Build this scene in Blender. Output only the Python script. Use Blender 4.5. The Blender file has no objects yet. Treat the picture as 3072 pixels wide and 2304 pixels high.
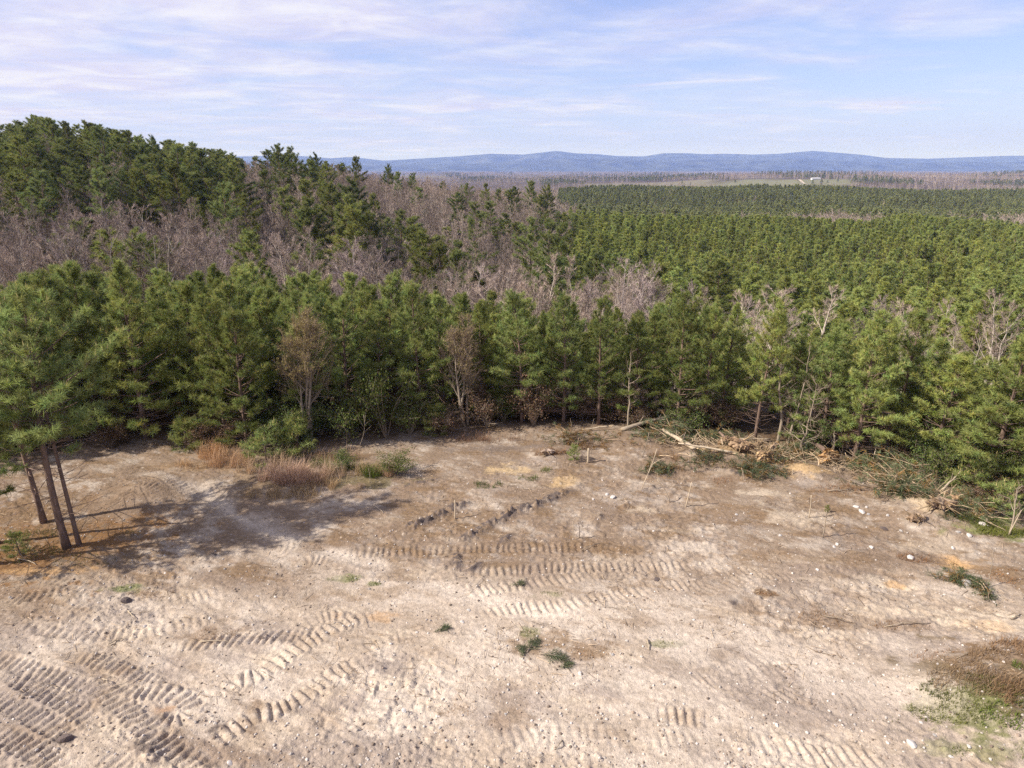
# Cleared lot in front of a young pine stand, wooded hills and blue ridges behind (drone view)
import bpy, math, random
import numpy as np
from mathutils import Vector

# ------------------------------------------------------------------ camera, world, sun, exposure
sc = bpy.context.scene
FPX, CX, CY, HOR = 1900.0, 1536.0, 1152.0, 500.0        # focal length and horizon in photo pixels
CAMH = 13.0
PITCH = math.atan((CY - HOR) / FPX)
SP, CP = math.sin(PITCH), math.cos(PITCH)
cam_d = bpy.data.cameras.new("camera"); cam = bpy.data.objects.new("camera", cam_d)
sc.collection.objects.link(cam)
cam.location = (0, 0, CAMH); cam.rotation_euler = (math.pi / 2 - PITCH, 0, 0)
cam_d.sensor_width = 36.0; cam_d.lens = FPX / 3072.0 * 36.0
cam_d.clip_start = 0.2; cam_d.clip_end = 400000.0
sc.camera = cam

SUN_EL = math.radians(40.0)
SHX, SHY = 0.972, 0.235                                   # shadows fall to the right and a little away
sun_d = bpy.data.lights.new("sun", 'SUN'); sun = bpy.data.objects.new("sun", sun_d)
sc.collection.objects.link(sun)
sun_d.energy = 5.0; sun_d.angle = math.radians(0.55); sun_d.color = (1.0, 0.95, 0.89)
sun.rotation_euler = Vector((SHX * math.cos(SUN_EL), SHY * math.cos(SUN_EL), -math.sin(SUN_EL))).to_track_quat('-Z', 'Y').to_euler()

sc.view_settings.view_transform = 'Standard'; sc.view_settings.look = 'None'
sc.view_settings.gamma = 1.0; sc.view_settings.use_curve_mapping = False
sc.view_settings.exposure = 0.62
sc.render.engine = 'CYCLES'
sc.cycles.max_bounces = 4; sc.cycles.diffuse_bounces = 2; sc.cycles.glossy_bounces = 1
sc.cycles.transmission_bounces = 3; sc.cycles.volume_bounces = 0; sc.cycles.transparent_max_bounces = 8
sc.cycles.use_denoising = False; sc.cycles.denoiser = 'OPENIMAGEDENOISE'; sc.cycles.denoising_input_passes = 'RGB_ALBEDO_NORMAL'
sc.cycles.use_adaptive_sampling = True; sc.cycles.adaptive_threshold = 0.012

world = bpy.data.worlds.new("World"); sc.world = world; world.use_nodes = True
def build_world():
    nt = world.node_tree; N, L = nt.nodes, nt.links
    N.clear()
    out = N.new('ShaderNodeOutputWorld'); bg = N.new('ShaderNodeBackground')
    bg.inputs['Strength'].default_value = 0.10
    L.new(bg.outputs[0], out.inputs['Surface'])
    sky = N.new('ShaderNodeTexSky'); sky.sky_type = 'NISHITA'; sky.sun_disc = False
    sky.sun_elevation = SUN_EL; sky.sun_rotation = math.atan2(-SHX, -SHY)
    sky.air_density = 1.0; sky.dust_density = 0.08; sky.ozone_density = 2.2; sky.altitude = 150
    tc = N.new('ShaderNodeTexCoord'); sep = N.new('ShaderNodeSeparateXYZ')
    L.new(tc.outputs['Generated'], sep.inputs[0])
    def m(op, a, b=None, c=None, clamp=False):
        n = N.new('ShaderNodeMath'); n.operation = op; n.use_clamp = clamp
        for i, v in enumerate((a, b, c)):
            if v is None: continue
            if isinstance(v, (int, float)): n.inputs[i].default_value = v
            else: L.new(v, n.inputs[i])
        return n.outputs[0]
    X, Y, Z = sep.outputs
    zz = m('ADD', m('MAXIMUM', Z, 0.0), 0.055)
    # the layer of thin cloud lies on a level sheet high above: project the view direction on it
    px, py = m('DIVIDE', X, zz), m('DIVIDE', Y, zz)
    def noise(sx, sy, ox, oy, scale, det, rough, dist=0.0):
        cb = N.new('ShaderNodeCombineXYZ')
        L.new(m('MULTIPLY_ADD', px, sx, ox), cb.inputs[0]); L.new(m('MULTIPLY_ADD', py, sy, oy), cb.inputs[1])
        n = N.new('ShaderNodeTexNoise'); n.inputs['Scale'].default_value = scale
        n.inputs['Detail'].default_value = det; n.inputs['Roughness'].default_value = rough
        n.inputs['Distortion'].default_value = dist
        L.new(cb.outputs[0], n.inputs['Vector'])
        return n.outputs['Fac']
    def ramp(v, a, b):
        n = N.new('ShaderNodeMapRange'); n.interpolation_type = 'SMOOTHSTEP'
        L.new(v, n.inputs[0]); n.inputs[1].default_value = a; n.inputs[2].default_value = b
        return n.outputs[0]
    big = noise(0.32, 0.20, 3.1, 7.7, 1.0, 2.0, 0.5)           # where the sheet is thick
    mid = noise(0.75, 1.05, 1.3, 4.0, 1.0, 6.0, 0.62, 0.6)     # its streaks and folds
    fine = noise(1.5, 2.0, 9.0, 2.0, 1.0, 6.0, 0.65, 0.5)
    westness = m('MULTIPLY_ADD', m('DIVIDE', X, m('ADD', m('ABSOLUTE', Y), 0.3)), -0.17, 0.0)   # the front lies to the left
    highness = m('MULTIPLY', m('MAXIMUM', Z, 0.0), 0.9)
    cover = m('ADD', m('ADD', m('MULTIPLY', big, 0.45), m('MULTIPLY', mid, 0.62)), m('ADD', westness, m('MINIMUM', highness, 0.18)))
    cover = m('ADD', cover, m('MULTIPLY_ADD', fine, 0.13, -0.065))
    veil = ramp(cover, 0.47, 0.83)
    # fair-weather puffs low over the hills
    puff = ramp(noise(0.55, 0.75, 5.2, 1.4, 1.0, 4.0, 0.55, 0.2), 0.55, 0.70)
    low = m('MULTIPLY', ramp(Z, 0.045, 0.065), m('SUBTRACT', 1.0, ramp(Z, 0.10, 0.13)))
    puff = m('MULTIPLY', m('MULTIPLY', puff, low), 0.75)
    # contrails: thin bands along great circles
    def trail(a0, e0, a1, e1, w, amt):
        def d(a, e):
            a, e = math.radians(a), math.radians(e)
            return Vector((math.sin(a) * math.cos(e), math.cos(a) * math.cos(e), math.sin(e)))
        p, q = d(a0, e0), d(a1, e1); n = p.cross(q).normalized(); mid_ = (p + q).normalized()
        along = n.cross(mid_); half = abs(along.dot(q))
        def dot(v):
            return m('ADD', m('ADD', m('MULTIPLY', X, v.x), m('MULTIPLY', Y, v.y)), m('MULTIPLY', Z, v.z))
        wob = m('MULTIPLY_ADD', fine, 0.006, -0.003)
        off = m('ABSOLUTE', m('ADD', dot(n), wob))
        band = m('SUBTRACT', 1.0, ramp(off, 0.0, w))
        span = m('SUBTRACT', 1.0, ramp(m('ABSOLUTE', dot(along)), half * 0.55, half))
        front = ramp(dot(mid_), 0.2, 0.4)
        return m('MULTIPLY', m('MULTIPLY', m('MULTIPLY', band, span), front), m('MULTIPLY_ADD', mid, 1.0, amt))
    t1 = trail(-22.5, 5.6, 6.0, 4.5, 0.0050, 0.35)
    t2 = trail(7.5, 6.15, 22.5, 6.4, 0.0045, 0.35)
    t3 = trail(-19, 6.9, -9, 5.9, 0.003, 0.1)
    tr = m('MINIMUM', m('ADD', m('ADD', t1, t2), t3), 1.0)
    amt = m('MINIMUM', m('MAXIMUM', m('MAXIMUM', m('MULTIPLY', veil, 0.92), puff), m('MULTIPLY', tr, 0.75)), 1.0)
    mixn = N.new('ShaderNodeMix'); mixn.data_type = 'RGBA'
    L.new(amt, mixn.inputs['Factor'])
    tint = N.new('ShaderNodeMix'); tint.data_type = 'RGBA'; tint.blend_type = 'MULTIPLY'
    tint.inputs['Factor'].default_value = 1.0
    L.new(sky.outputs[0], tint.inputs[6]); tint.inputs[7].default_value = (0.86, 0.85, 1.14, 1)
    # thin high haze: the lower the view, the longer the path through it
    hv = N.new('ShaderNodeMix'); hv.data_type = 'RGBA'
    L.new(m('MINIMUM', m('DIVIDE', 0.085, m('ADD', m('MAXIMUM', Z, 0.0), 0.06)), 0.88), hv.inputs['Factor'])
    L.new(tint.outputs[2], hv.inputs[6]); hv.inputs[7].default_value = (3.75, 4.2, 6.2, 1)
    L.new(hv.outputs[2], mixn.inputs[6])
    ccol = N.new('ShaderNodeMix'); ccol.data_type = 'RGBA'
    L.new(ramp(fine, 0.35, 0.7), ccol.inputs['Factor'])
    ccol.inputs[6].default_value = (4.75, 4.6, 6.05, 1); ccol.inputs[7].default_value = (6.1, 6.0, 6.6, 1)
    L.new(ccol.outputs[2], mixn.inputs[7])
    L.new(mixn.outputs[2], bg.inputs['Color'])
build_world()

# ------------------------------------------------------------------ helpers
rng = np.random.default_rng(11)
COL = sc.collection.objects

def project(X, Y, Z):
    """world -> photo pixel"""
    zr = Z - CAMH
    fwd = Y * CP - zr * SP; up = Y * SP + zr * CP
    return CX + FPX * X / fwd, CY - FPX * up / fwd
def ray(px, py):
    a = (px - CX) / FPX; b = -(py - CY) / FPX
    return np.array([a, CP + SP * b, -SP + CP * b])
def G(px, py, z=0.0):
    """photo pixel -> point on the level clearing"""
    d = ray(px, py); t = (CAMH - z) / -d[2]
    return d[0] * t, d[1] * t
def at_depth(px, py, Y):
    d = ray(px, py); t = Y / d[1]
    return d[0] * t, Y, CAMH + d[2] * t

def _h(ix, iy, s):
    n = (ix * 374761393 + iy * 668265263 + s * 144269504) & 0xFFFFFFFF
    n = ((n ^ (n >> 13)) * 1274126177) & 0xFFFFFFFF
    n = n ^ (n >> 16)
    return (n & 0xFFFF) / 65535.0
def vnoise(x, y, s=0):
    x = np.asarray(x, float); y = np.asarray(y, float)
    ix = np.floor(x).astype(np.int64); iy = np.floor(y).astype(np.int64)
    fx = x - ix; fy = y - iy
    fx = fx * fx * fx * (fx * (fx * 6 - 15) + 10); fy = fy * fy * fy * (fy * (fy * 6 - 15) + 10)
    a = _h(ix, iy, s); b = _h(ix + 1, iy, s); c = _h(ix, iy + 1, s); d = _h(ix + 1, iy + 1, s)
    return (a + (b - a) * fx) * (1 - fy) + (c + (d - c) * fx) * fy
def fbm(x, y, o=4, s=0, gain=0.5, lac=2.07):
    t = 0.0; amp = 1.0; tot = 0.0
    for i in range(o):
        t = t + amp * vnoise(x, y, s + i * 17); tot += amp
        x = x * lac * 0.9 + y * lac * 0.43 + 3.1; y = y * lac * 0.9 - x * 0.0 + 1.7
        amp *= gain
    return t / tot
def sstep(a, b, v):
    t = np.clip((v - a) / (b - a), 0, 1); return t * t * (3 - 2 * t)

def mesh_np(name, V, F, mats=(), midx=None, col=None, smooth=False):
    """V (n,3), F (m,3) or (m,4)"""
    V = np.asarray(V, np.float32); F = np.asarray(F, np.int32)
    me = bpy.data.meshes.new(name)
    n, k = F.shape
    me.vertices.add(len(V)); me.vertices.foreach_set('co', V.ravel())
    me.loops.add(n * k); me.loops.foreach_set('vertex_index', F.ravel())
    me.polygons.add(n); me.polygons.foreach_set('loop_start', np.arange(0, n * k, k, dtype=np.int32))
    for mt in mats: me.materials.append(mt)
    if midx is not None: me.polygons.foreach_set('material_index', np.asarray(midx, np.int32))
    if col is not None:
        at = me.attributes.new('Col', 'FLOAT_COLOR', 'POINT')
        c = np.ones((len(V), 4), np.float32); c[:, :3] = col
        at.data.foreach_set('color', c.ravel())
    me.polygons.foreach_set('use_smooth', np.full(n, smooth, dtype=bool))
    me.update(calc_edges=True); me.validate()
    return me

class MB:
    """collects triangles for one mesh"""
    def __init__(s): s.V = []; s.F = []; s.C = []; s.M = []; s.n = 0
    def add(s, V, F, col=(1, 1, 1), m=0):
        V = np.asarray(V, float); F = np.asarray(F, int)
        s.V.append(V); s.F.append(F + s.n); s.n += len(V)
        c = np.empty((len(V), 3)); c[:] = col; s.C.append(c); s.M.append(np.full(len(F), m))
        return s
    def mesh(s, name, mats, smooth=False):
        return mesh_np(name, np.vstack(s.V), np.vstack(s.F), mats, np.concatenate(s.M), np.vstack(s.C), smooth)
    def tube(s, P, R, sides=5, col=(1, 1, 1), m=0, cap=True):
        P = np.asarray(P, float); R = np.asarray(R, float); n = len(P)
        T = np.gradient(P, axis=0); T /= np.linalg.norm(T, axis=1)[:, None] + 1e-9
        ref = np.array([0.31, 0.11, 0.2]) if abs(T[0][2]) > 0.8 else np.array([0, 0, 1.0])
        A = np.cross(T, ref); A /= np.linalg.norm(A, axis=1)[:, None] + 1e-9
        B = np.cross(T, A)
        an = np.arange(sides) * 2 * math.pi / sides
        V = (P[:, None, :] + R[:, None, None] * (np.cos(an)[None, :, None] * A[:, None, :] + np.sin(an)[None, :, None] * B[:, None, :])).reshape(-1, 3)
        i = np.arange(n - 1)[:, None] * sides; j = np.arange(sides)[None, :]; j2 = (j + 1) % sides
        a, b, c, d = i + j, i + j2, i + sides + j2, i + sides + j
        F = np.concatenate([np.stack([a, b, c], -1).reshape(-1, 3), np.stack([a, c, d], -1).reshape(-1, 3)])
        if cap:
            V = np.vstack([V, P[:1], P[-1:]]); jj = np.arange(sides); k = n * sides
            F = np.vstack([F, np.stack([np.full(sides, k), (jj + 1) % sides, jj], -1),
                           np.stack([np.full(sides, k + 1), (n - 1) * sides + jj, (n - 1) * sides + (jj + 1) % sides], -1)])
        return s.add(V, F, col, m)

def unit(v):
    v = np.asarray(v, float); return v / (np.linalg.norm(v, axis=-1, keepdims=True) + 1e-9)

def empty(name, loc, rz=0.0, scale=1.0):
    o = bpy.data.objects.new(name, None); o.empty_display_size = 0.3
    o.location = loc; o.rotation_euler = (0, 0, rz)
    o.scale = (scale, scale, scale) if isinstance(scale, (int, float)) else scale
    COL.link(o); return o
def obj(name, me, parent=None, loc=(0, 0, 0), rot=(0, 0, 0), scale=1.0):
    o = bpy.data.objects.new(name, me); o.location = loc; o.rotation_euler = rot
    o.scale = (scale, scale, scale) if isinstance(scale, (int, float)) else scale
    if parent is not None: o.parent = parent
    COL.link(o); return o
def tag(o, label=None, cat=None, group=None, kind=None):
    if label: o['label'] = label
    if cat: o['category'] = cat
    if group: o['group'] = group
    if kind: o['kind'] = kind
    return o

# ------------------------------------------------------------------ materials
def new_mat(name):
    mt = bpy.data.materials.new(name); mt.use_nodes = True
    nt = mt.node_tree; nt.nodes.clear()
    return mt, nt.nodes, nt.links, nt.nodes.new('ShaderNodeOutputMaterial')
def mat_solid(name, base, var=0.25, scale=6.0, rough=0.9, use_col=True, bump=0.0, bscale=20.0, objvar=0.15, stretch=(1, 1, 1)):
    """vertex tint x base colour x object-space noise"""
    mt, N, L, out = new_mat(name)
    b = N.new('ShaderNodeBsdfPrincipled'); b.inputs['Roughness'].default_value = rough
    b.inputs['Specular IOR Level'].default_value = 0.15
    L.new(b.outputs[0], out.inputs[0])
    tc = N.new('ShaderNodeTexCoord'); mp = N.new('ShaderNodeMapping'); mp.inputs['Scale'].default_value = stretch
    L.new(tc.outputs['Object'], mp.inputs[0])
    nz = N.new('ShaderNodeTexNoise'); nz.inputs['Scale'].default_value = scale; nz.inputs['Detail'].default_value = 4
    L.new(mp.outputs[0], nz.inputs['Vector'])
    mr = N.new('ShaderNodeMapRange'); L.new(nz.outputs['Fac'], mr.inputs[0])
    mr.inputs[1].default_value = 0.3; mr.inputs[2].default_value = 0.7
    mr.inputs[3].default_value = 1 - var; mr.inputs[4].default_value = 1 + var
    oi = N.new('ShaderNodeObjectInfo'); mr2 = N.new('ShaderNodeMapRange'); L.new(oi.outputs['Random'], mr2.inputs[0])
    mr2.inputs[3].default_value = 1 - objvar; mr2.inputs[4].default_value = 1 + objvar
    mm = N.new('ShaderNodeMath'); mm.operation = 'MULTIPLY'; L.new(mr.outputs[0], mm.inputs[0]); L.new(mr2.outputs[0], mm.inputs[1])
    sc_ = N.new('ShaderNodeVectorMath'); sc_.operation = 'SCALE'; L.new(mm.outputs[0], sc_.inputs['Scale'])
    if use_col:
        at = N.new('ShaderNodeAttribute'); at.attribute_name = 'Col'
        mu = N.new('ShaderNodeVectorMath'); mu.operation = 'MULTIPLY'; mu.inputs[1].default_value = base
        L.new(at.outputs['Color'], mu.inputs[0]); L.new(mu.outputs[0], sc_.inputs[0])
    else: sc_.inputs[0].default_value = base
    L.new(sc_.outputs[0], b.inputs['Base Color'])
    if bump:
        n2 = N.new('ShaderNodeTexNoise'); n2.inputs['Scale'].default_value = bscale; n2.inputs['Detail'].default_value = 5
        L.new(mp.outputs[0], n2.inputs['Vector'])
        bm = N.new('ShaderNodeBump'); bm.inputs['Strength'].default_value = 1.0; bm.inputs['Distance'].default_value = bump
        L.new(n2.outputs['Fac'], bm.inputs['Height']); L.new(bm.outputs[0], b.inputs['Normal'])
    return mt
def mat_leaf(name, base, trans=0.3, objvar=0.22, huevar=0.35):
    """thin leaves and needles: diffuse + light coming through"""
    mt, N, L, out = new_mat(name)
    at = N.new('ShaderNodeAttribute'); at.attribute_name = 'Col'
    mu = N.new('ShaderNodeVectorMath'); mu.operation = 'MULTIPLY'; mu.inputs[1].default_value = base
    L.new(at.outputs['Color'], mu.inputs[0])
    oi = N.new('ShaderNodeObjectInfo')
    wn = N.new('ShaderNodeTexWhiteNoise'); wn.noise_dimensions = '1D'; L.new(oi.outputs['Random'], wn.inputs['W'])
    mr = N.new('ShaderNodeMapRange'); L.new(oi.outputs['Random'], mr.inputs[0])
    mr.inputs[3].default_value = 1 - objvar; mr.inputs[4].default_value = 1 + objvar
    s1 = N.new('ShaderNodeVectorMath'); s1.operation = 'SCALE'; L.new(mu.outputs[0], s1.inputs[0]); L.new(mr.outputs[0], s1.inputs['Scale'])
    mx = N.new('ShaderNodeMix'); mx.data_type = 'RGBA'; mx.blend_type = 'MULTIPLY'
    ml = N.new('ShaderNodeMath'); ml.operation = 'MULTIPLY'; ml.inputs[1].default_value = huevar; L.new(wn.outputs['Value'], ml.inputs[0])
    L.new(ml.outputs[0], mx.inputs['Factor']); L.new(s1.outputs[0], mx.inputs[6]); mx.inputs[7].default_value = (1.45, 1.08, 0.55, 1)
    d = N.new('ShaderNodeBsdfDiffuse'); t = N.new('ShaderNodeBsdfTranslucent'); ms = N.new('ShaderNodeMixShader')
    L.new(mx.outputs[2], d.inputs[0]); L.new(mx.outputs[2], t.inputs[0])
    ms.inputs[0].default_value = trans; L.new(d.outputs[0], ms.inputs[1]); L.new(t.outputs[0], ms.inputs[2])
    L.new(ms.outputs[0], out.inputs[0])
    return mt

M_NEEDLE = mat_leaf('pine_needles', (0.240, 0.282, 0.100), 0.36, 0.30, 0.24)
M_NEEDLE_PLANT = mat_leaf('plantation_needles', (0.262, 0.305, 0.105), 0.34, 0.30, 0.3)
M_NEEDLE_FAR = mat_leaf('far_pine_needles', (0.235, 0.255, 0.120), 0.30, 0.30, 0.2)
M_NEEDLE_OLD = mat_leaf('pine_needles_mature', (0.200, 0.232, 0.088), 0.36, 0.30)
M_NEEDLE_DARK = mat_leaf('cut_needles', (0.115, 0.140, 0.075), 0.3, 0.12, 0.15)
M_LEAF = mat_leaf('shrub_leaves', (0.115, 0.145, 0.05), 0.35)
M_BUD = mat_leaf('spring_buds', (0.33, 0.27, 0.11), 0.35, 0.1, 0.1)
M_DRYGRASS = mat_leaf('dry_grass', (0.56, 0.43, 0.31), 0.3, 0.1, 0.0)
M_GRASS = mat_leaf('green_grass', (0.135, 0.155, 0.05), 0.35, 0.1, 0.0)
M_BARK = mat_solid('pine_bark', (0.17, 0.115, 0.085), 0.35, 9.0, 0.95, True, 0.02, 14, 0.15, (1, 1, 0.25))
M_TWIG = mat_solid('bare_wood', (0.335, 0.283, 0.225), 0.25, 3.0, 0.95, True, 0, 20, 0.45)
M_PALEWOOD = mat_solid('weathered_wood', (0.42, 0.335, 0.235), 0.2, 12.0, 0.85, True, 0.004, 30, 0.15, (1, 1, 0.15))
M_DEADWOOD = mat_solid('dead_branches', (0.27, 0.215, 0.155), 0.25, 10.0, 0.9, True, 0, 20, 0.15)
M_CLAY = mat_solid('root_clay', (0.36, 0.26, 0.17), 0.4, 5.0, 0.95, True, 0.08, 9, 0.1)
M_ROCK = mat_solid('stone', (0.46, 0.42, 0.38), 0.2, 14.0, 0.85, True, 0.01, 30, 0.25)
M_DEADLEAF = mat_leaf('dead_needles', (0.15, 0.10, 0.065), 0.25, 0.15, 0.1)

# ------------------------------------------------------------------ the lie of the land
TU = np.array([-2.0, -.9, -.65, -.45, -.3, -.15, 0, .12, .3, .45, .6, .9, 2.0])
TT = [  # distance, heights at TU
    (0,    [0] * 13), (31, [0] * 13),
    (40,   [0, 0, -.2, -.4, -.8, -1.2, -1.5, -1.8, -1.9, -2, -2, -2, -2]),
    (50,   [-1, -1, -1.2, -1.6, -2.6, -3.6, -4.2, -4.8, -4.8, -4.8, -4.8, -4.8, -4.8]),
    (60,   [-3, -3, -3, -3.6, -5, -6.4, -7.2, -7.8, -7.8, -7.8, -7.8, -7.6, -7.6]),
    (75,   [-4, -4, -4, -5, -7.5, -9.5, -10.2, -10.8, -10.8, -10.8, -10.8, -10.4, -10]),
    (90,   [-2, -2, -2, -3.5, -7, -10, -11.8, -12.6, -12.8, -12.8, -12.8, -12.2, -12]),
    (110,  [4, 4, 3.5, 0, -5, -9, -11.8, -13.6, -14, -14, -14, -13.5, -13]),
    (130,  [10, 9.5, 8.0, 3, -2.5, -7.5, -11.3, -14, -14.6, -14.6, -14.4, -14, -13]),
    (160,  [13, 12.5, 10.5, 5.5, 1.5, -4, -9.6, -13.6, -14.2, -14.2, -14, -13.4, -13]),
    (200,  [11, 11, 9, 5, 3, -1, -7, -12, -13.2, -13.4, -13.4, -13.2, -13]),
    (240,  [6, 6, 5, 3, 2, -1.5, -6, -11, -12.6, -13, -13.2, -13.2, -13]),
    (300,  [-2, -2, -2, -1, -1, -4, -8.5, -15, -17, -18, -18.5, -18, -18]),
    (380,  [-12, -12, -12, -12, -12, -14, -17, -20.5, -21, -21, -21, -21, -21]),
    (500,  [-18, -18, -18, -18, -18, -18, -18.5, -18.8, -18.2, -18, -18.6, -19, -19]),
    (650,  [-25, -25, -25, -25, -25, -24, -19, -14.5, -13.5, -15.5, -18, -19, -19]),
    (800,  [-32, -32, -32, -32, -32, -31, -29, -27, -26, -27, -29, -30, -30]),
    (1000, [-38, -38, -38, -38, -38, -36, -34, -32, -31, -32, -33, -33, -33]),
    (1300, [-36, -36, -36, -36, -35, -34, -32, -29, -27, -26, -25, -24, -24]),
    (1700, [-34, -34, -34, -34, -33, -32, -29, -23, -20, -19, -15, -13, -13]),
    (2500, [-36, -36, -36, -36, -35, -34, -32, -30, -29, -30, -30, -28, -28]),
    (4000, [-42] * 13), (9000, [-44] * 13), (40000, [-44] * 13)]
TY = np.array([r[0] for r in TT], float); TZ = np.array([r[1] for r in TT], float)
def _catmull(xs, ts, x):
    pass
def terrain(X, Y):
    X = np.asarray(X, float); Y = np.asarray(Y, float)
    Yc = np.clip(Y, 0, 39999); u = np.clip(X / np.maximum(Yc, 18), -1.999, 1.999)
    j = np.clip(np.searchsorted(TY, Yc, side='right') - 1, 0, len(TY) - 2)
    i = np.clip(np.searchsorted(TU, u, side='right') - 1, 0, len(TU) - 2)
    fy = (Yc - TY[j]) / (TY[j + 1] - TY[j]); fu = (u - TU[i]) / (TU[i + 1] - TU[i])
    def herm(p0, p1, p2, p3, f):
        m1 = (p2 - p0) * .5; m2 = (p3 - p1) * .5
        return (2 * f**3 - 3 * f**2 + 1) * p1 + (f**3 - 2 * f**2 + f) * m1 + (-2 * f**3 + 3 * f**2) * p2 + (f**3 - f**2) * m2
    jj = [np.clip(j + k, 0, len(TY) - 1) for k in (-1, 0, 1, 2)]
    fu = fu * fu * (3 - 2 * fu)
    row = [TZ[q, i] * (1 - fu) + TZ[q, i + 1] * fu for q in jj]
    z = herm(row[0], row[1], row[2], row[3], fy)
    amp = np.clip((Y - 34) / 60, 0, 1)
    z = z + amp * (fbm(X / 26, Y / 26, 3, 5) - .5) * 2.4 + np.clip((Y - 600) / 800, 0, 1) * np.clip((6000 - Y) / 2500, .3, 1) * (fbm(X / 330, Y / 420, 3, 9) - .5) * 30 + sstep(85, 120, Y) * sstep(800, 600, Y) * sstep(.0, .12, X / np.maximum(Y, 1)) * (fbm(X / 62 + 2, Y / 48, 2, 19) - .5) * 9
    return z

# edge of the young pine stand, from the photo, on the level clearing
FRONT_PX = [(-500, 1500), (-100, 1400), (300, 1322), (450, 1305), (600, 1325), (760, 1340), (900, 1335), (1100, 1305), (1300, 1275), (1500, 1262),
            (1700, 1262), (1900, 1272), (2100, 1292), (2300, 1330), (2500, 1372), (2700, 1400), (2850, 1450), (3000, 1520), (3200, 1600), (3600, 1700)]
FRONT = np.array([G(*p) for p in FRONT_PX])
def front_y(X): return np.interp(X, FRONT[:, 0], FRONT[:, 1])

# ------------------------------------------------------------------ ground sheet: one grid, fine in the clearing, coarse to the horizon
uf = np.linspace(-.88, .88, 860)
uo = .88 * (8 / .88) ** (np.arange(1, 25) / 24)
U = np.concatenate([-uo[::-1], uf, uo])
Yr = np.concatenate([np.linspace(-70, 8.6, 22), 9.4 * (37 / 9.4) ** (np.arange(480) / 479.), 37 * (110 / 37) ** (np.arange(1, 36) / 35.),
                     110 * (800 / 110) ** (np.arange(1, 61) / 60.), 800 * (16000 / 800) ** (np.arange(1, 61) / 60.)])
GY, GU = np.meshgrid(Yr, U, indexing='ij')
GX = GU * (np.maximum(GY, 9.4) + 3)
near = (GY < 40)
fy_ = front_y(GX)
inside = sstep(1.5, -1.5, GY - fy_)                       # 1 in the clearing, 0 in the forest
leftlot = sstep(0, 1, 0)

Z0 = terrain(GX, GY)
xn, yn = GX[near], GY[near]
ins = inside[near]
# broad undulation, rough turned soil and clods
und = (fbm(xn / 5.0, yn / 5.0, 3, 21) - .5) * .26
wear = fbm(xn / 3.2 + 9, yn / 3.2, 3, 33)                 # smooth graded / rough churned
rough = sstep(.42, .66, wear)
clod = np.abs(fbm(xn / .34, yn / .30, 3, 41) - .5) * .085
clod2 = (fbm(xn / .13, yn / .13, 2, 47) - .5) * .055
dz = und + (clod - .03) * (.25 + .95 * rough) + clod2 * (.35 + .8 * rough)
# smooth drag marks left by the blade, running up and to the right
drag = fbm((xn * .55 + yn * .83) / .22, (xn * -.83 + yn * .55) / 3.5, 2, 55) - .5
pit = fbm(xn / .19 + 7, yn / .19, 2, 49); dz += (-sstep(.66, .78, pit) * .02 + sstep(.34, .22, pit) * .04) * (.2 + .8 * rough)
dz += drag * .06 * sstep(.35, .6, fbm(xn / 6, yn / 6, 2, 61))

def spline(px_pts, step=.12):
    P = np.array([G(*p) for p in px_pts]); n = len(P)
    if n == 2: P = np.array([P[0], (P[0] * 2 + P[1]) / 3, (P[0] + 2 * P[1]) / 3, P[1]]); n = 4
    Q = []
    for i in range(n - 1):
        p0, p1, p2, p3 = P[max(i - 1, 0)], P[i], P[i + 1], P[min(i + 2, n - 1)]
        k = max(2, int(np.linalg.norm(p2 - p1) / step)); t = np.linspace(0, 1, k, endpoint=False)[:, None]
        Q.append(.5 * ((2 * p1) + (-p0 + p2) * t + (2 * p0 - 5 * p1 + 4 * p2 - p3) * t**2 + (-p0 + 3 * p1 - 3 * p2 + p3) * t**3))
    return np.vstack(Q + [P[-1:]])
def along(Q, reach):
    """for ground points near path Q: index, arc length, signed offset"""
    lo, hi = Q.min(0) - reach, Q.max(0) + reach
    idx = np.where((xn > lo[0]) & (xn < hi[0]) & (yn > lo[1]) & (yn < hi[1]))[0]
    if len(idx) == 0: return idx, None, None
    A, B = Q[:-1], Q[1:]; D = B - A; Ls = np.linalg.norm(D, axis=1) + 1e-9; S0 = np.concatenate([[0], np.cumsum(Ls)[:-1]])
    best = np.full(len(idx), 1e9); s = np.zeros(len(idx)); tt = np.zeros(len(idx))
    x, y = xn[idx], yn[idx]
    for a, d, l, s0 in zip(A, D, Ls, S0):
        f = np.clip(((x - a[0]) * d[0] + (y - a[1]) * d[1]) / l**2, 0, 1)
        ex, ey = x - a[0] - f * d[0], y - a[1] - f * d[1]; dist = np.hypot(ex, ey)
        m_ = dist < best
        best[m_] = dist[m_]; s[m_] = s0 + f[m_] * l
        tt[m_] = ((x - a[0]) * -d[1] + (y - a[1]) * d[0])[m_] / l
    k = best < reach
    tt = np.sign(tt) * best
    return idx[k], s[k], tt[k]
darksoil = np.zeros(len(xn)); pale = np.zeros(len(xn)); freshclay = np.zeros(len(xn))
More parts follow.
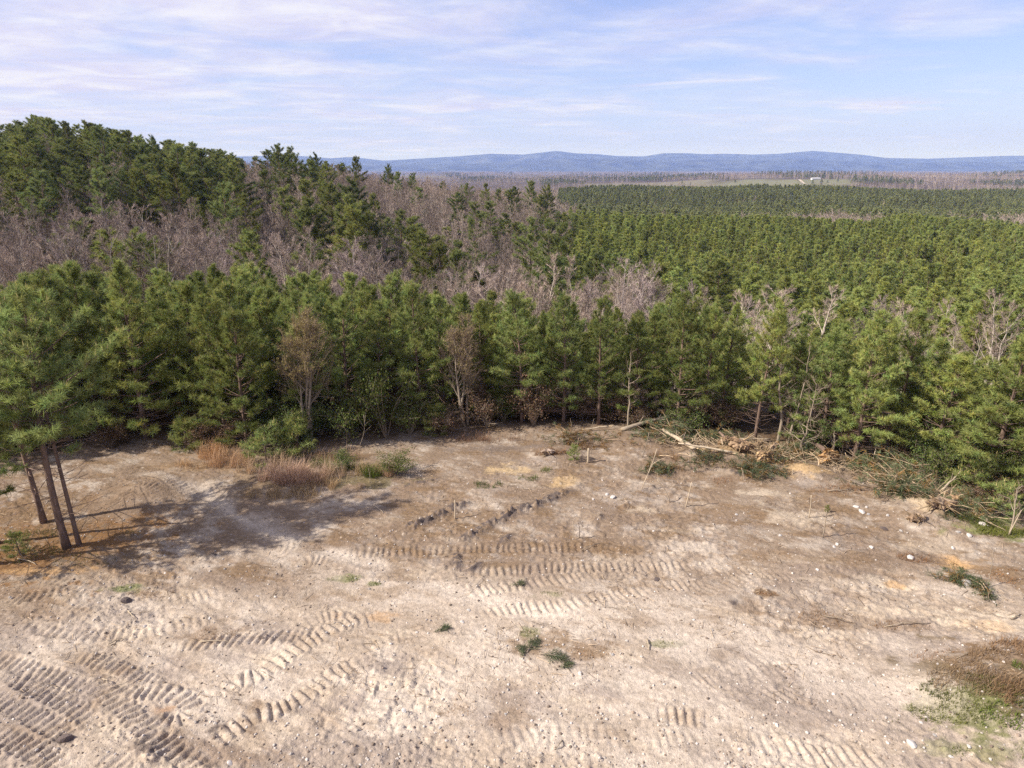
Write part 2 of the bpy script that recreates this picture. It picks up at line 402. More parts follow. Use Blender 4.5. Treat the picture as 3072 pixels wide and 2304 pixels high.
def tread(pts, w=.52, pitch=.225, depth=.055, skew=0.0, keep=.28, berm=.035, sd=0):
    """marks of a crawler track: a pressed strip with one ridge per grouser"""
    Q = spline(pts); idx, s, t = along(Q, w)
    if len(idx) == 0: return
    x, y = xn[idx], yn[idx]
    wob = (fbm(x / .3, y / .3, 2, 70 + sd) - .5) * .16
    m_ = sstep(w / 2 + .03, w / 2 - .05, np.abs(t + wob))
    L_ = s.max(); ends = sstep(0, 1.1, s) * sstep(0, 1.1, L_ - s)
    hold = sstep(keep - .16, keep + .22, fbm(x / 1.5, y / 1.5, 2, 80 + sd)) * ends
    m_ = m_ * hold
    ph = (s + skew * t + (vnoise(x / .5, y / .5, 90 + sd) - .5) * .13) / pitch
    saw = ph - np.floor(ph)
    prof = np.where(saw < .68, np.sin(saw / .68 * math.pi) ** .6, -0.35 * np.sin((saw - .68) / .32 * math.pi))
    dz[idx] = dz[idx] * (1 - .62 * m_) + m_ * (-.03 + .74 * depth * prof * (.72 + .5 * vnoise(x / .3, y / .3, 60 + sd)))
    e = np.exp(-((np.abs(t) - w / 2 - .05) / .05) ** 2) * ends * fbm(x / .6, y / .6, 2, 95 + sd) * hold
    dz[idx] += berm * e
def windrow(pts, w=.26, h=.11, sd=0, dark=1.0):
    """a line of dark clods spilled off the end of the blade"""
    Q = spline(pts); idx, s, t = along(Q, w * 2.2)
    if len(idx) == 0: return
    x, y = xn[idx], yn[idx]
    hold = sstep(.30, .5, fbm(x / .8, y / .8, 2, 110 + sd)) * sstep(0, .6, s) * sstep(0, .6, s.max() - s)
    e = np.exp(-(t / w) ** 2) * hold
    dz[idx] += e * h * (.35 + 1.3 * np.abs(fbm(x / .16, y / .16, 2, 120 + sd) - .5) * 2)
    darksoil[idx] = np.maximum(darksoil[idx], np.clip(e * 1.5, 0, 1) * dark * sstep(.3, .6, vnoise(x / .13, y / .13, 130 + sd)))
def rut(pts, w=.5, d=.07, p=.8, sd=0):
    """a packed pale wheel path"""
    Q = spline(pts); idx, s, t = along(Q, w * 2)
    if len(idx) == 0: return
    x, y = xn[idx], yn[idx]
    e = np.exp(-(t / w) ** 2) * sstep(0, 2, s) * sstep(0, 2, s.max() - s)
    dz[idx] = dz[idx] * (1 - .6 * e) - d * e
    pale[idx] = np.maximum(pale[idx], p * e * sstep(.25, .55, fbm(x / .9, y / .9, 2, 140 + sd)))

rut([(560, 1440), (700, 1530), (830, 1600), (1000, 1660), (1150, 1705), (1350, 1770), (1500, 1815), (1800, 1880)], .42, .06, 1.0, 1)
rut([(380, 1350), (480, 1425), (600, 1490), (800, 1570), (900, 1600)], .4, .08, .6, 2)
rut([(640, 1640), (800, 1660), (1000, 1735), (1250, 1800), (1450, 1880), (1700, 1950)], .45, .05, .45, 3)
rut([(1900, 1900), (2200, 1960), (2500, 2030), (2800, 2110), (3000, 2230)], .9, .05, .8, 4)
rut([(2500, 1890), (2750, 1950), (3100, 2010)], .5, .03, .7, 5)
rut([(620, 2060), (640, 1980), (655, 1930)], .12, .05, .5, 6); rut([(665, 2060), (690, 1985), (700, 1930)], .1, .05, .5, 7)
rut([(2420, 1760), (2422, 1830), (2424, 1900)], .1, .05, .8, 8)

TREADS = [
    ([(1020, 1664), (1180, 1660), (1347, 1656), (1500, 1654), (1646, 1652), (1860, 1656)], 0.0, .060),
    ([(1370, 1722), (1546, 1718), (1745, 1712), (2000, 1706), (2120, 1706)], 0.0, .065),
    ([(1360, 1780), (1497, 1770), (1646, 1752), (1800, 1730)], .25, .060),
    ([(1400, 1862), (1546, 1831), (1696, 1822), (1845, 1795), (2010, 1768), (2150, 1760)], .2, .055),
    ([(880, 1860), (1000, 1850), (1090, 1895)], .5, .05),
    ([(480, 1950), (600, 1930), (768, 1913), (910, 1905), (1030, 1890)], -.3, .065),
    ([(580, 2165), (640, 2105), (705, 2045), (768, 2028), (836, 1984), (935, 1922), (1040, 1870), (1150, 1840)], .1, .075),
    ([(560, 2290), (633, 2232), (701, 2185), (768, 2145), (836, 2126), (910, 2085), (1010, 2020), (1120, 1975)], .1, .085),
    ([(250, 2010), (370, 2120), (430, 2180), (500, 2232), (580, 2290), (640, 2340)], -.2, .095),
    ([(320, 2050), (400, 2070), (500, 2080), (560, 2100), (575, 2135), (530, 2165), (470, 2160), (430, 2125)], 0, .08),
    ([(0, 2010), (110, 2060), (210, 2120), (300, 2190)], 0.1, .07), ([(-60, 2080), (60, 2130), (160, 2180), (230, 2240)], .1, .07),
    ([(-80, 1960), (60, 2000), (190, 2040), (310, 2085)], .2, .06), ([(200, 1960), (330, 1990), (430, 2035), (520, 2060)], .1, .065),
    ([(-60, 2200), (60, 2230), (160, 2290), (230, 2340)], -.2, .08), ([(280, 2240), (340, 2280), (420, 2340)], .1, .07),
    ([(150, 1828), (226, 1823), (330, 1822)], -.4, .06), ([(-20, 1808), (136, 1783), (240, 1750), (300, 1715)], -.2, .06),
    ([(90, 1722), (160, 1714), (270, 1696)], -.4, .055), ([(100, 1640 + 95), (200, 1745), (330, 1790)], 0, .04),
    ([(440, 1715), (520, 1700), (590, 1665)], .2, .05), ([(470, 1800), (560, 1790), (700, 1770)], .5, .045),
    ([(380, 1420), (420, 1450), (500, 1500)], .2, .08), ([(330, 1460), (400, 1500), (500, 1530)], -.2, .08), ([(430, 1390), (520, 1450), (600, 1505)], .1, .07),
    ([(790, 1650), (850, 1640), (900, 1665)], .4, .06), ([(860, 1690), (940, 1680), (1000, 1705)], .4, .07),
    ([(2040, 2036), (2120, 2050), (2210, 2054)], .8, .07), ([(2240, 2110), (2340, 2092), (2450, 2084)], .7, .055), ([(2470, 2090), (2560, 2110), (2660, 2140)], .6, .04),
    ([(1920, 2145), (2030, 2155), (2160, 2172)], 0, .075), ([(2180, 2215), (2330, 2238), (2440, 2262), (2580, 2276), (2700, 2290)], .3, .06), ([(1660, 2130), (1720, 2135), (1770, 2150)], 0, .075),
    ([(1690, 2290), (1760, 2300), (1850, 2300)], 0, .07), ([(2280, 1740), (2180, 1760), (2080, 1795), (2010, 1800)], .5, .04),
    ([(2060, 1700), (2170, 1720), (2300, 1735), (2440, 1740)], .6, .035), ([(990, 1835), (900, 1880), (850, 1950)], 0, .045),
    ([(2200, 2000), (2330, 2010), (2460, 2040)], .7, .045), ([(1000, 2235), (1060, 2250), (1120, 2255)], 0, .05),
    ([(1290, 2090), (1360, 2060), (1420, 2050)], .6, .035),    ([(1450, 1985), (1520, 1945), (1560, 1925)], .5, .035),
    ([(2150, 2230), (1900, 2215), (1650, 2200), (1400, 2215)], .1, .028), ([(940, 2300), (1080, 2180), (1150, 2090), (1190, 1990)], .1, .03), ([(700, 1830), (560, 1870), (400, 1900), (240, 1900), (60, 1885)], .1, .04), ([(2650, 2230), (2800, 2150), (2880, 2060)], .2, .025), ([(1020, 1990), (1130, 1930), (1260, 1900)], .2, .03)]
for q, (pts, sk, dp) in enumerate(TREADS): tread(pts, .54, .235, dp, sk, .10 if q < 16 else .20, .035, q)
for q, pts in enumerate([[(1200, 1596), (1265, 1574), (1326, 1544), (1415, 1508)],
                         [(1366, 1641), (1472, 1579), (1542, 1544), (1621, 1519), (1694, 1484), (1745, 1450)],
                         [(1484, 1646), (1515, 1625), (1545, 1604)], [(1740, 1600), (1826, 1544), (1896, 1513), (1960, 1470), (1990, 1455)],
                         [(1367, 1655), (1372, 1720), (1390, 1770)], [(580, 1690), (640, 1665), (690, 1655)], [(390, 2215), (450, 2270), (500, 2310)],
                         [(590, 2215), (660, 2180), (700, 2150)], [(1190, 1465), (1290, 1448), (1330, 1440)], [(2160, 1420), (2280, 1450)],
                         [(2195, 1800), (2200, 1860)], [(1380, 1730), (1470, 1690)], [(350, 1815), (390, 1795)]]):
    windrow(pts, .24 if q in (0, 1) else .15, .19 if q in (0, 1) else .11, q, 1.0 if q != 3 else .5)
# low mounds: (px, py, radius m, height)
for (px, py, r, h) in [(2420, 1430, .9, .35), (2230, 1385, 1.6, .35), (2130, 1375, 1.2, .3), (2800, 1545, 1.5, .45), (3080, 2080, 1.6, .55), (2900, 2120, 1.3, .30), (1660, 1370, 1.0, .25),
                       (820, 1450, 1.6, .2), (1060, 1440, 1.4, .2), (480, 1460, 1.2, .25), (1900, 1330, 1.6, .35), (2860, 1690, .8, -.15), (2690, 1755, .7, -.12), (420, 1500, 1.5, .2)]:
    a, b = G(px, py); dz += h * np.exp(-((xn - a)**2 + (yn - b)**2) / r**2)

Zg = Z0.copy(); fade = sstep(40, 36, yn)
Zg[near] = Zg[near] + dz * fade * (.35 + .65 * ins)
side = sstep(1.5, .88, np.abs(GU)); 
# ---- colours of soil, litter and grass (what the ground itself is made of)
C = np.zeros(GX.shape + (3,)); C[:] = (.08, .058, .04)      # leaf litter and scrub of the far woods
def even(f, s=.125):
    return np.clip((f - f.mean()) / f.std() * s + .5, 0, 1)
def lerp(A, B, t): return A * (1 - t[..., None]) + np.asarray(B) * t[..., None]
cn = np.zeros((len(xn), 3))
PALE, BEIGE, MAUVE, BROWN = np.array((.50, .415, .33)), np.array((.385, .305, .23)), np.array((.295, .235, .19)), np.array((.235, .163, .108))
LITTER, ORANGE, DARK, GREENISH, SAND = np.array((.215, .14, .08)), np.array((.50, .31, .15)), np.array((.105, .082, .072)), np.array((.15, .16, .055)), np.array((.52, .42, .31))
n1 = even(fbm(xn / 2.6, yn / 2.6, 6, 201, .62)); n2 = even(fbm(xn / .9, yn / .9, 5, 211, .64)); n3 = fbm(xn / .25, yn / .25, 3, 221, .7); n4 = fbm(xn / 5.5 + 3, yn / 4, 3, 231)
far_t = sstep(12.5, 21.5, yn + (n4 - .5) * 9)
cn[:] = lerp(np.broadcast_to(PALE, cn.shape), BEIGE, sstep(.38, .62, n1 * .6 + n2 * .4))
cn = lerp(cn, MAUVE, sstep(.48, .68, even(fbm(xn / 2.4 + 31, yn / 1.4, 6, 241, .6))) * .75)
cn = lerp(cn, BROWN, far_t * sstep(.22, .58, n2 * .65 + n3 * .35) * .9)
cn = lerp(cn, BROWN, sstep(.60, .72, n2 * .5 + n4 * .5) * .6)
cn = lerp(cn, LITTER, sstep(.585, .70, even(fbm(xn / 1.2 + 5, yn / .6 + 8, 5, 251, .64))) * (.25 + .55 * far_t))
cn = lerp(cn, SAND, sstep(.62, .72, even(fbm(xn / 1.6 + 15, yn / .9 + 2, 5, 261, .62))) * (.5 - .3 * far_t))
blobn = even(fbm(xn / .5, yn / .4, 5, 300, .7), .11)
def blob(px, py, rx, ry, col, k=1.0, sd=0, soft=.55):
    global cn
    a, b = G(px, py); r = np.hypot((xn - a) / rx, (yn - b) / ry) + (blobn - .5) * 2.6 + (fbm(xn / .8 + sd, yn / .8, 2, 300 + sd) - .5) * 1.0
    cn = lerp(cn, col, sstep(1.0 + soft * .3, 1.0 - soft, r) * k)
for q, (px, py, rx, ry, col, k) in enumerate([
    (100, 1600, 4.0, 2.6, (.23, .125, .055), .95), (330, 1600, 2.0, 1.6, (.23, .125, .055), .8), (30, 1680, 3.0, 1.0, (.23, .125, .055), .8), (330, 1680, 1.6, .8, LITTER, .5), (60, 1540, 4, 2, LITTER, .9), (420, 1480, 2.0, 1.6, BROWN, .85), (330, 1530, 1.5, 1, BROWN, .7),
    (160, 1712, 1.4, .25, ORANGE, .7), (2865, 1688, .8, .35, ORANGE, .9), (2690, 1755, .8, .35, SAND, .9), (2683, 1752, .3, .15, ORANGE, .7), (2990, 1880, 1.2, .7, SAND, .95), (2960, 1890, .7, .35, ORANGE, .4),
    (2430, 1430, 1.0, .9, (.50, .34, .18), .9), (2250, 1370, 2.2, .9, (.46, .31, .16), .8), (2810, 1540, 1.4, .9, (.52, .39, .25), .85), (1500, 1415, 1.0, .5, (.5, .36, .2), .8), (1690, 1455, .7, .4, (.48, .33, .17), .7),
    (2270, 1490, .9, .5, SAND, .8), (2400, 1560, 1.4, .7, SAND, .7), (2070, 1650, .9, .5, PALE, .8), (1930, 1535, .6, .3, SAND, .7), (2130, 1700, 1, .35, PALE, .7), (2780, 1640, 1.6, .5, SAND, .5),
    (2480, 1860, 1.0, .45, BROWN, .8), (2700, 1880, .9, .3, BROWN, .7), (2800, 1990, .7, .4, BROWN, .5), (2300, 1790, .35, .2, LITTER, .9), (2260, 1680, .8, .35, LITTER, .7), (2560, 1690, .9, .35, LITTER, .7), (1800, 1650, 1.2, .5, LITTER, .75),
    (2540, 1540, 1.2, .5, LITTER, .6), (2150, 1540, 1.2, .5, LITTER, .5), (3040, 1740, 1.0, .6, LITTER, .8), (2760, 1680, .9, .35, BROWN, .8), (1380, 1560, 1.6, .7, LITTER, .55), (1300, 1500, 1.8, .8, BROWN, .5),
    (1620, 1930, .75, .5, LITTER, .75), (1780, 1960, .8, .5, LITTER, .7), (1590, 1900, .35, .25, GREENISH, .6), (1120, 1780, 1.4, .4, LITTER, .6), (1040, 1735, .6, .2, GREENISH, .7), (1120, 1752, .3, .12, GREENISH, .7), (375, 1760, .55, .2, (.15, .175, .06), .7),
    (1370, 2130, .5, .25, LITTER, .6), (1520, 2160, .6, .3, BROWN, .6), (1180, 2010, .6, .5, MAUVE, .8), (1060, 2110, 1.0, .4, MAUVE, .8), (1120, 1850, .8, .25, (.45, .27, .13), .5), (1990, 1940, .5, .15, GREENISH, .6), (1650, 1790, .5, .2, GREENISH, .4),
    (240, 2050, 1.0, .5, MAUVE, .8), (120, 2060, 1.4, .7, MAUVE, .6), (640, 1900, .9, .4, BROWN, .6), (200, 2220, .25, .15, DARK, .8), (380, 1800, .25, .12, DARK, .8), (500, 2130, .35, .18, (.38, .22, .12), .6),
    (3000, 2090, 2.3, 1.5, (.16, .115, .068), .95), (2900, 2140, 1.5, .8, (.15, .155, .055), .8), (2990, 2270, 1.2, .3, GREENISH, .45), (2860, 2260, .6, .2, GREENISH, .4), (3000, 2000, 1.3, .7, (.22, .14, .08), .8),
    (850, 1440, 3.0, .9, (.21, .15, .095), .7), (1080, 1450, 2.2, .6, (.17, .14, .07), .7), (620, 1400, 1.8, .8, (.30, .2, .11), .6), (1730, 1345, 3.2, .8, BROWN, .7), (1500, 1345, 2.5, .5, (.2, .155, .125), .7),
    (2850, 1590, 1.2, .4, LITTER, .4), (3010, 1600, 1.6, .4, (.21, .22, .075), .8), (2960, 1570, 1.2, .3, (.19, .21, .07), .7), (760, 1715, 1.2, .35, LITTER, .35), (560, 1380, 1.4, .6, BROWN, .6)]):
    blob(px, py, rx, ry, col, k, q)
cn = lerp(cn, PALE * 1.04, np.clip(pale, 0, 1)); cn = lerp(cn, DARK * 1.15, darksoil * .95)
spk = vnoise(xn / .07, yn / .07, 401)
cn = cn * (.80 + .28 * n3)[:, None] * (1 - .10 * far_t)[:, None]
cn = lerp(cn, PALE * 1.12, sstep(.93, .99, spk) * .7)
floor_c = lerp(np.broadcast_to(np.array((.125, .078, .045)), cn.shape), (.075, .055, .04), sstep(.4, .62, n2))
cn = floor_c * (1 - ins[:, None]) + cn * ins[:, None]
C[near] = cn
far = ~near
xf, yf = GX[far], GY[far]; cf = np.zeros((len(xf), 3)); cf[:] = (.08, .06, .043)
cf = lerp(cf, (.11, .085, .06), sstep(.4, .65, fbm(xf / 40, yf / 40, 3, 501)))
PXf, PYf = project(xf, yf, Z0[far])
w = (fbm(xf / 110, yf / 110, 3, 511) - .5) * 1.6
FIELD = np.array((.19, .168, .105))
def field(px0, px1, y0, y1, col=FIELD, k=.9):
    """open pasture between two distances, its sides seen at px0 and px1"""
    global cf
    e = 25 + 0 * w
    m_ = sstep(px0 - 40, px0 + 40, PXf + w * 130) * sstep(px1 + 40, px1 - 40, PXf + w * 130) * sstep(y0 * .97, y0 * 1.03, yf * (1 + w * .1)) * sstep(y1 * 1.04, y1 * .96, yf * (1 + w * .1))
    cf = lerp(cf, col, m_ * k); return m_
fm = field(1760, 2130, 1250, 1750) + field(2100, 2560, 1180, 1560, FIELD * np.array((.95, 1.04, .9))) + field(1200, 1330, 2600, 3600, FIELD * .9) + field(900, 1010, 2900, 3600, FIELD * .8) + field(1420, 1640, 3000, 3600, FIELD * 1.1, .6)
far_plain = sstep(2600, 4500, yf)
cf = lerp(cf, (.14, .125, .10), far_plain * .6)
C[far] = cf

ny, nx = GX.shape
ii = (np.arange(ny - 1)[:, None] * nx + np.arange(nx - 1)[None, :])
Fq = np.stack([ii, ii + 1, ii + nx + 1, ii + nx], -1).reshape(-1, 4)

def mat_soil():
    mt, N, L, out = new_mat('soil')
    b = N.new('ShaderNodeBsdfPrincipled'); b.inputs['Roughness'].default_value = 0.95; b.inputs['Specular IOR Level'].default_value = 0.1
    L.new(b.outputs[0], out.inputs[0])
    at = N.new('ShaderNodeAttribute'); at.attribute_name = 'Col'
    geo = N.new('ShaderNodeNewGeometry')
    def nz(scale, det, rough=.6):
        n = N.new('ShaderNodeTexNoise'); n.inputs['Scale'].default_value = scale; n.inputs['Detail'].default_value = det; n.inputs['Roughness'].default_value = rough
        L.new(geo.outputs['Position'], n.inputs['Vector']); return n.outputs['Fac']
    def rng_(v, a, b_, c, d):
        n = N.new('ShaderNodeMapRange'); L.new(v, n.inputs[0])
        for k, q in enumerate((a, b_, c, d)): n.inputs[k + 1].default_value = q
        return n.outputs[0]
    f = rng_(nz(7, 7, .78), .32, .68, .66, 1.30)
    g = rng_(nz(30, 3, .7), .3, .7, .82, 1.18)
    mm = N.new('ShaderNodeMath'); mm.operation = 'MULTIPLY'; L.new(f, mm.inputs[0]); L.new(g, mm.inputs[1])
    s = N.new('ShaderNodeVectorMath'); s.operation = 'SCALE'; L.new(at.outputs['Color'], s.inputs[0]); L.new(mm.outputs[0], s.inputs['Scale'])
    L.new(s.outputs[0], b.inputs['Base Color'])
    bm = N.new('ShaderNodeBump'); bm.inputs['Distance'].default_value = .05; bm.inputs['Strength'].default_value = .75
    ad = N.new('ShaderNodeMath'); ad.operation = 'MULTIPLY_ADD'; L.new(nz(24, 3), ad.inputs[0]); ad.inputs[1].default_value = .5; L.new(nz(8, 5), ad.inputs[2])
    L.new(ad.outputs[0], bm.inputs['Height']); L.new(bm.outputs[0], b.inputs['Normal'])
    return mt
M_SOIL = mat_soil()
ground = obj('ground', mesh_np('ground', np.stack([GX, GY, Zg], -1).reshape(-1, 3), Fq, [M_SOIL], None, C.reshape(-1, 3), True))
tag(ground, kind='structure')

# height lookup on the finished sheet
def gz(X, Y):
    Y = float(Y); X = float(X)
    j = int(np.clip(np.searchsorted(Yr, Y) - 1, 0, ny - 2)); u = X / (max(Y, 9.4) + 3)
    i = int(np.clip(np.searchsorted(U, u) - 1, 0, nx - 2))
    fy = (Y - Yr[j]) / (Yr[j + 1] - Yr[j]); fu = np.clip((u - U[i]) / (U[i + 1] - U[i]), 0, 1)
    a = Zg[j, i] * (1 - fu) + Zg[j, i + 1] * fu; b = Zg[j + 1, i] * (1 - fu) + Zg[j + 1, i + 1] * fu
    return float(a * (1 - fy) + b * fy)
def gpt(px, py):
    a, b = G(px, py); return a, b, gz(a, b)

# ------------------------------------------------------------------ distant ridges
M_RIDGE = mat_solid('ridge_woods', (.055, .062, .06), .5, .0045, 1.0, False, 0, 1, 0)
def ridge(name, label_pts, Yc, half, seed, amp):
    """a wooded ridge: crest heights come from its skyline, spurs run down both sides"""
    P = np.array(label_pts, float) * (3072 / 2212.)
    us = np.linspace(-1.25, 1.25, 420); px = CX + FPX * us / CP
    sky = np.interp(px, P[:, 0], P[:, 1])
    crest = CAMH + Yc * np.tan(np.arctan((CY - sky) / FPX) - PITCH)
    vs = np.linspace(-1, 1, 40)
    Vm, Um = np.meshgrid(vs, us, indexing='ij')
    Xr = Um * Yc; Yv = Yc + Vm * half
    prof = np.cos(np.clip(np.abs(Vm), 0, 1) * math.pi / 2) ** 1.3
    n = fbm(Xr / 700 + seed, Yv / 900, 4, seed)
    Zr = -46 + (np.interp(Um, us, crest) + 46) * prof + (n - .5) * amp * (1 - prof) * prof * 4
    a, b = Xr.shape; k = (np.arange(a - 1)[:, None] * b + np.arange(b - 1)[None, :])
    F = np.stack([k, k + 1, k + b + 1, k + b], -1).reshape(-1, 4)
    o = obj(name, mesh_np(name, np.stack([Xr, Yv, Zr], -1).reshape(-1, 3), F, [M_RIDGE], None, None, True))
    return tag(o, kind='structure')
ridge('distant_hills', [(-600, 344), (0, 340), (300, 336), (520, 338), (640, 336), (720, 342), (760, 339), (830, 347), (900, 343), (1000, 337), (1060, 332), (1130, 334), (1200, 326), (1240, 331), (1290, 333),
      (1330, 337), (1390, 338), (1430, 331), (1480, 331), (1520, 333), (1560, 332), (1620, 334), (1680, 332), (1750, 326), (1800, 330), (1850, 334), (1900, 341), (2000, 343), (2100, 339), (2150, 337), (2212, 336), (2800, 339)], 12000, 1700, 3, 160)
ridge('distant_foothills', [(-600, 358), (520, 356), (800, 357), (1000, 355), (1100, 350), (1180, 345), (1280, 342), (1350, 345), (1450, 348), (1520, 344), (1620, 346), (1720, 343), (1820, 347), (1900, 352), (2020, 351), (2100, 349), (2212, 350), (2800, 352)], 9300, 900, 8, 90)

# ------------------------------------------------------------------ growing trees
def tufts(mb, Cn, D, k, ln, wd, r, col, spread=.75, back=.18, m=0):
    """needle tufts: k needles round each point Cn, leaning along D"""
    n = len(Cn)
    if n == 0: return
    Cn = np.repeat(np.asarray(Cn), k, 0); D = np.repeat(unit(D), k, 0)
    rv = unit(r.normal(size=(n * k, 3)))
    d = unit(D * (1 - spread * .5) + rv * spread)
    base = Cn - D * (r.random((n * k, 1)) * back)
    w = unit(np.cross(d, r.normal(size=(n * k, 3)))) * (wd * .5)
    L = ln * (.75 + .5 * r.random((n * k, 1)))
    tip = base + d * L; tip[:, 2] -= .06 * L[:, 0]
    V = np.stack([base - w, base + w, tip], 1).reshape(-1, 3)
    F = np.arange(n * k * 3).reshape(-1, 3)
    c = np.repeat(np.repeat(np.asarray(col).reshape(n, 3), k, 0) * (.85 + .3 * r.random((n * k, 1))), 3, 0)
    mb.V.append(V); mb.F.append(F + mb.n); mb.n += len(V); mb.C.append(c); mb.M.append(np.full(len(F), m))

def grow_pine(seed, H=8.0, base=.28, R=1.9, step=.42, per=(4, 6), k=16, ln=.24, wd=.024, tw=4, dead=10, lean=.25, r0=None, round_top=0., mature=False):
    """returns (wood builder, needle builder)"""
    r = np.random.default_rng(seed); wood = MB(); nd = MB()
    cb = H * base; r0 = r0 or (.035 + H * .011)
    nt = 12; t = np.linspace(0, 1, nt)
    sway = np.stack([np.sin(t * 3 + r.random() * 6) * lean * .3 + t * t * r.normal() * lean, np.sin(t * 2.3 + r.random() * 6) * lean * .3 + t * t * r.normal() * lean, t * H], -1); sway -= sway[0] * [1, 1, 0]
    rad = r0 * (1 - t) ** .8 * .93 + .012; rad[0] *= 1.3
    P = sway.copy(); P[0, 2] = -.25
    wood.tube(P, rad, 7)
    at = lambda h: np.array([np.interp(h, t * H, sway[:, 0]), np.interp(h, t * H, sway[:, 1]), h])
    ad, a2 = r.random() * 6.28, r.random() * 6.28
    Cs, Ds, Cc = [], [], []
    def put(p, d, bright=1.0):
        Cs.append(p); Ds.append(d)
        g = r.normal() * .13 + 1
        Cc.append(np.array([1.0 + r.normal() * .08, 1.0, .95 + r.normal() * .10]) * g * bright)
    h = cb
    while h < H - .15:
        f = (h - cb) / (H - cb)
        Lm = R * ((1 - f) ** (.72 if not mature else .45)) * (.62 + .38 * min(1, f / .22)) + .16
        if round_top: Lm *= (1 - round_top * max(0, f - .75))
        n = r.integers(*per) + 1
        a0 = r.random() * 6.28
        for q in range(n):
            if r.random() < .10 + (.25 if mature else 0): continue
            az = a0 + q * 6.283 / n + r.normal() * .25
            L = Lm * (.5 + .75 * r.random()) * (1 + .22 * math.cos(az - ad) + .15 * math.cos(2 * az + a2 + h)); el = math.radians(8 + 50 * f ** 1.2 + r.normal() * 9)
            d0 = np.array([math.cos(az) * math.cos(el), math.sin(az) * math.cos(el), math.sin(el)])
            s = np.linspace(0, 1, 5)[:, None]
            B = at(h + r.normal() * .08) + d0 * L * s + np.array([0, 0, 1.]) * (s ** 2) * L * (.22 if not mature else .12) - np.array([0, 0, 1.]) * s * L * .06
            wood.tube(B, np.linspace(.008 + L * .013, .005, 5), 3, cap=False)
            dirs = np.gradient(B, axis=0)
            put(B[-1], dirs[-1] + np.array([0, 0, .35 * np.linalg.norm(dirs[-1])]))
            nb = max(2, int(L * tw))
            for j in range(nb):
                u = (.42 if not mature else .34) + (.56 if not mature else .64) * (j + r.random() * .7) / nb
                p = np.array([np.interp(u, s[:, 0], B[:, c]) for c in range(3)])
                dd = unit(dirs[min(4, int(u * 5))]); sd = unit(np.cross(dd, [0, 0, 1])) * (1 if j % 2 else -1)
                td = unit(dd * .6 + sd * (.55 + .3 * r.random()) + np.array([0, 0, .25 + .3 * r.random()]))
                tl = (.16 + .30 * L * (1.05 - u)) * (.6 + .7 * r.random())
                e = p + td * tl
                if wd < .05: wood.tube(np.stack([p, e]), np.array([.006, .004]), 3, cap=False)
                put(e, td + np.array([0, 0, .25]))
                if tl > .28 or r.random() < .5: put(p + td * tl * .5 + r.normal(size=3) * .03, td)
            if r.random() < .8: put(B[3], dirs[3])
        h += step * (.75 + .5 * r.random())
    for q in range(6): put(at(H - .12 * q), np.array([r.normal() * .4, r.normal() * .4, 1.]), 1.05)
    tufts(nd, np.array(Cs), np.array(Ds), k, ln, wd, r, np.array(Cc))
    # pale spring candles on the leader and upper shoots
    if wd < .05:
        top = [i for i in range(len(Cs)) if Cs[i][2] > cb + .45 * (H - cb) and r.random() < .35]
        for i in top:
            b = Cs[i]; d = unit(unit(Ds[i]) * .4 + np.array([0, 0, 1.])); w = unit(np.cross(d, r.normal(size=3))) * .016
            l = .12 + .12 * r.random(); nd.add([b - w, b + w, b + d * l], [[0, 1, 2]], (2.3, 1.55, 2.0))
    # dead lower limbs
    for q in range(dead):
        hh = H * (.06 + (base + .02) * r.random()); az = r.random() * 6.28; L = (.5 + 1.1 * r.random()) * min(1.2, R / 1.6)
        p = at(hh); d = np.array([math.cos(az), math.sin(az), .05 + .25 * r.random()])
        B = np.stack([p, p + d * L * .55 + [0, 0, -.04], p + d * L + r.normal(size=3) * .10])
        wood.tube(B, np.array([.014, .009, .004]), 3, (1.45, 1.45, 1.5), cap=False)
        for z in range(3):
            a = B[1] + (B[2] - B[1]) * r.random(); e = a + unit(d + r.normal(size=3) * .6) * (.2 + .3 * r.random())
            wood.tube(np.stack([a, e]), np.array([.006, .003]), 3, (1.45, 1.45, 1.5), cap=False)
    return wood, nd

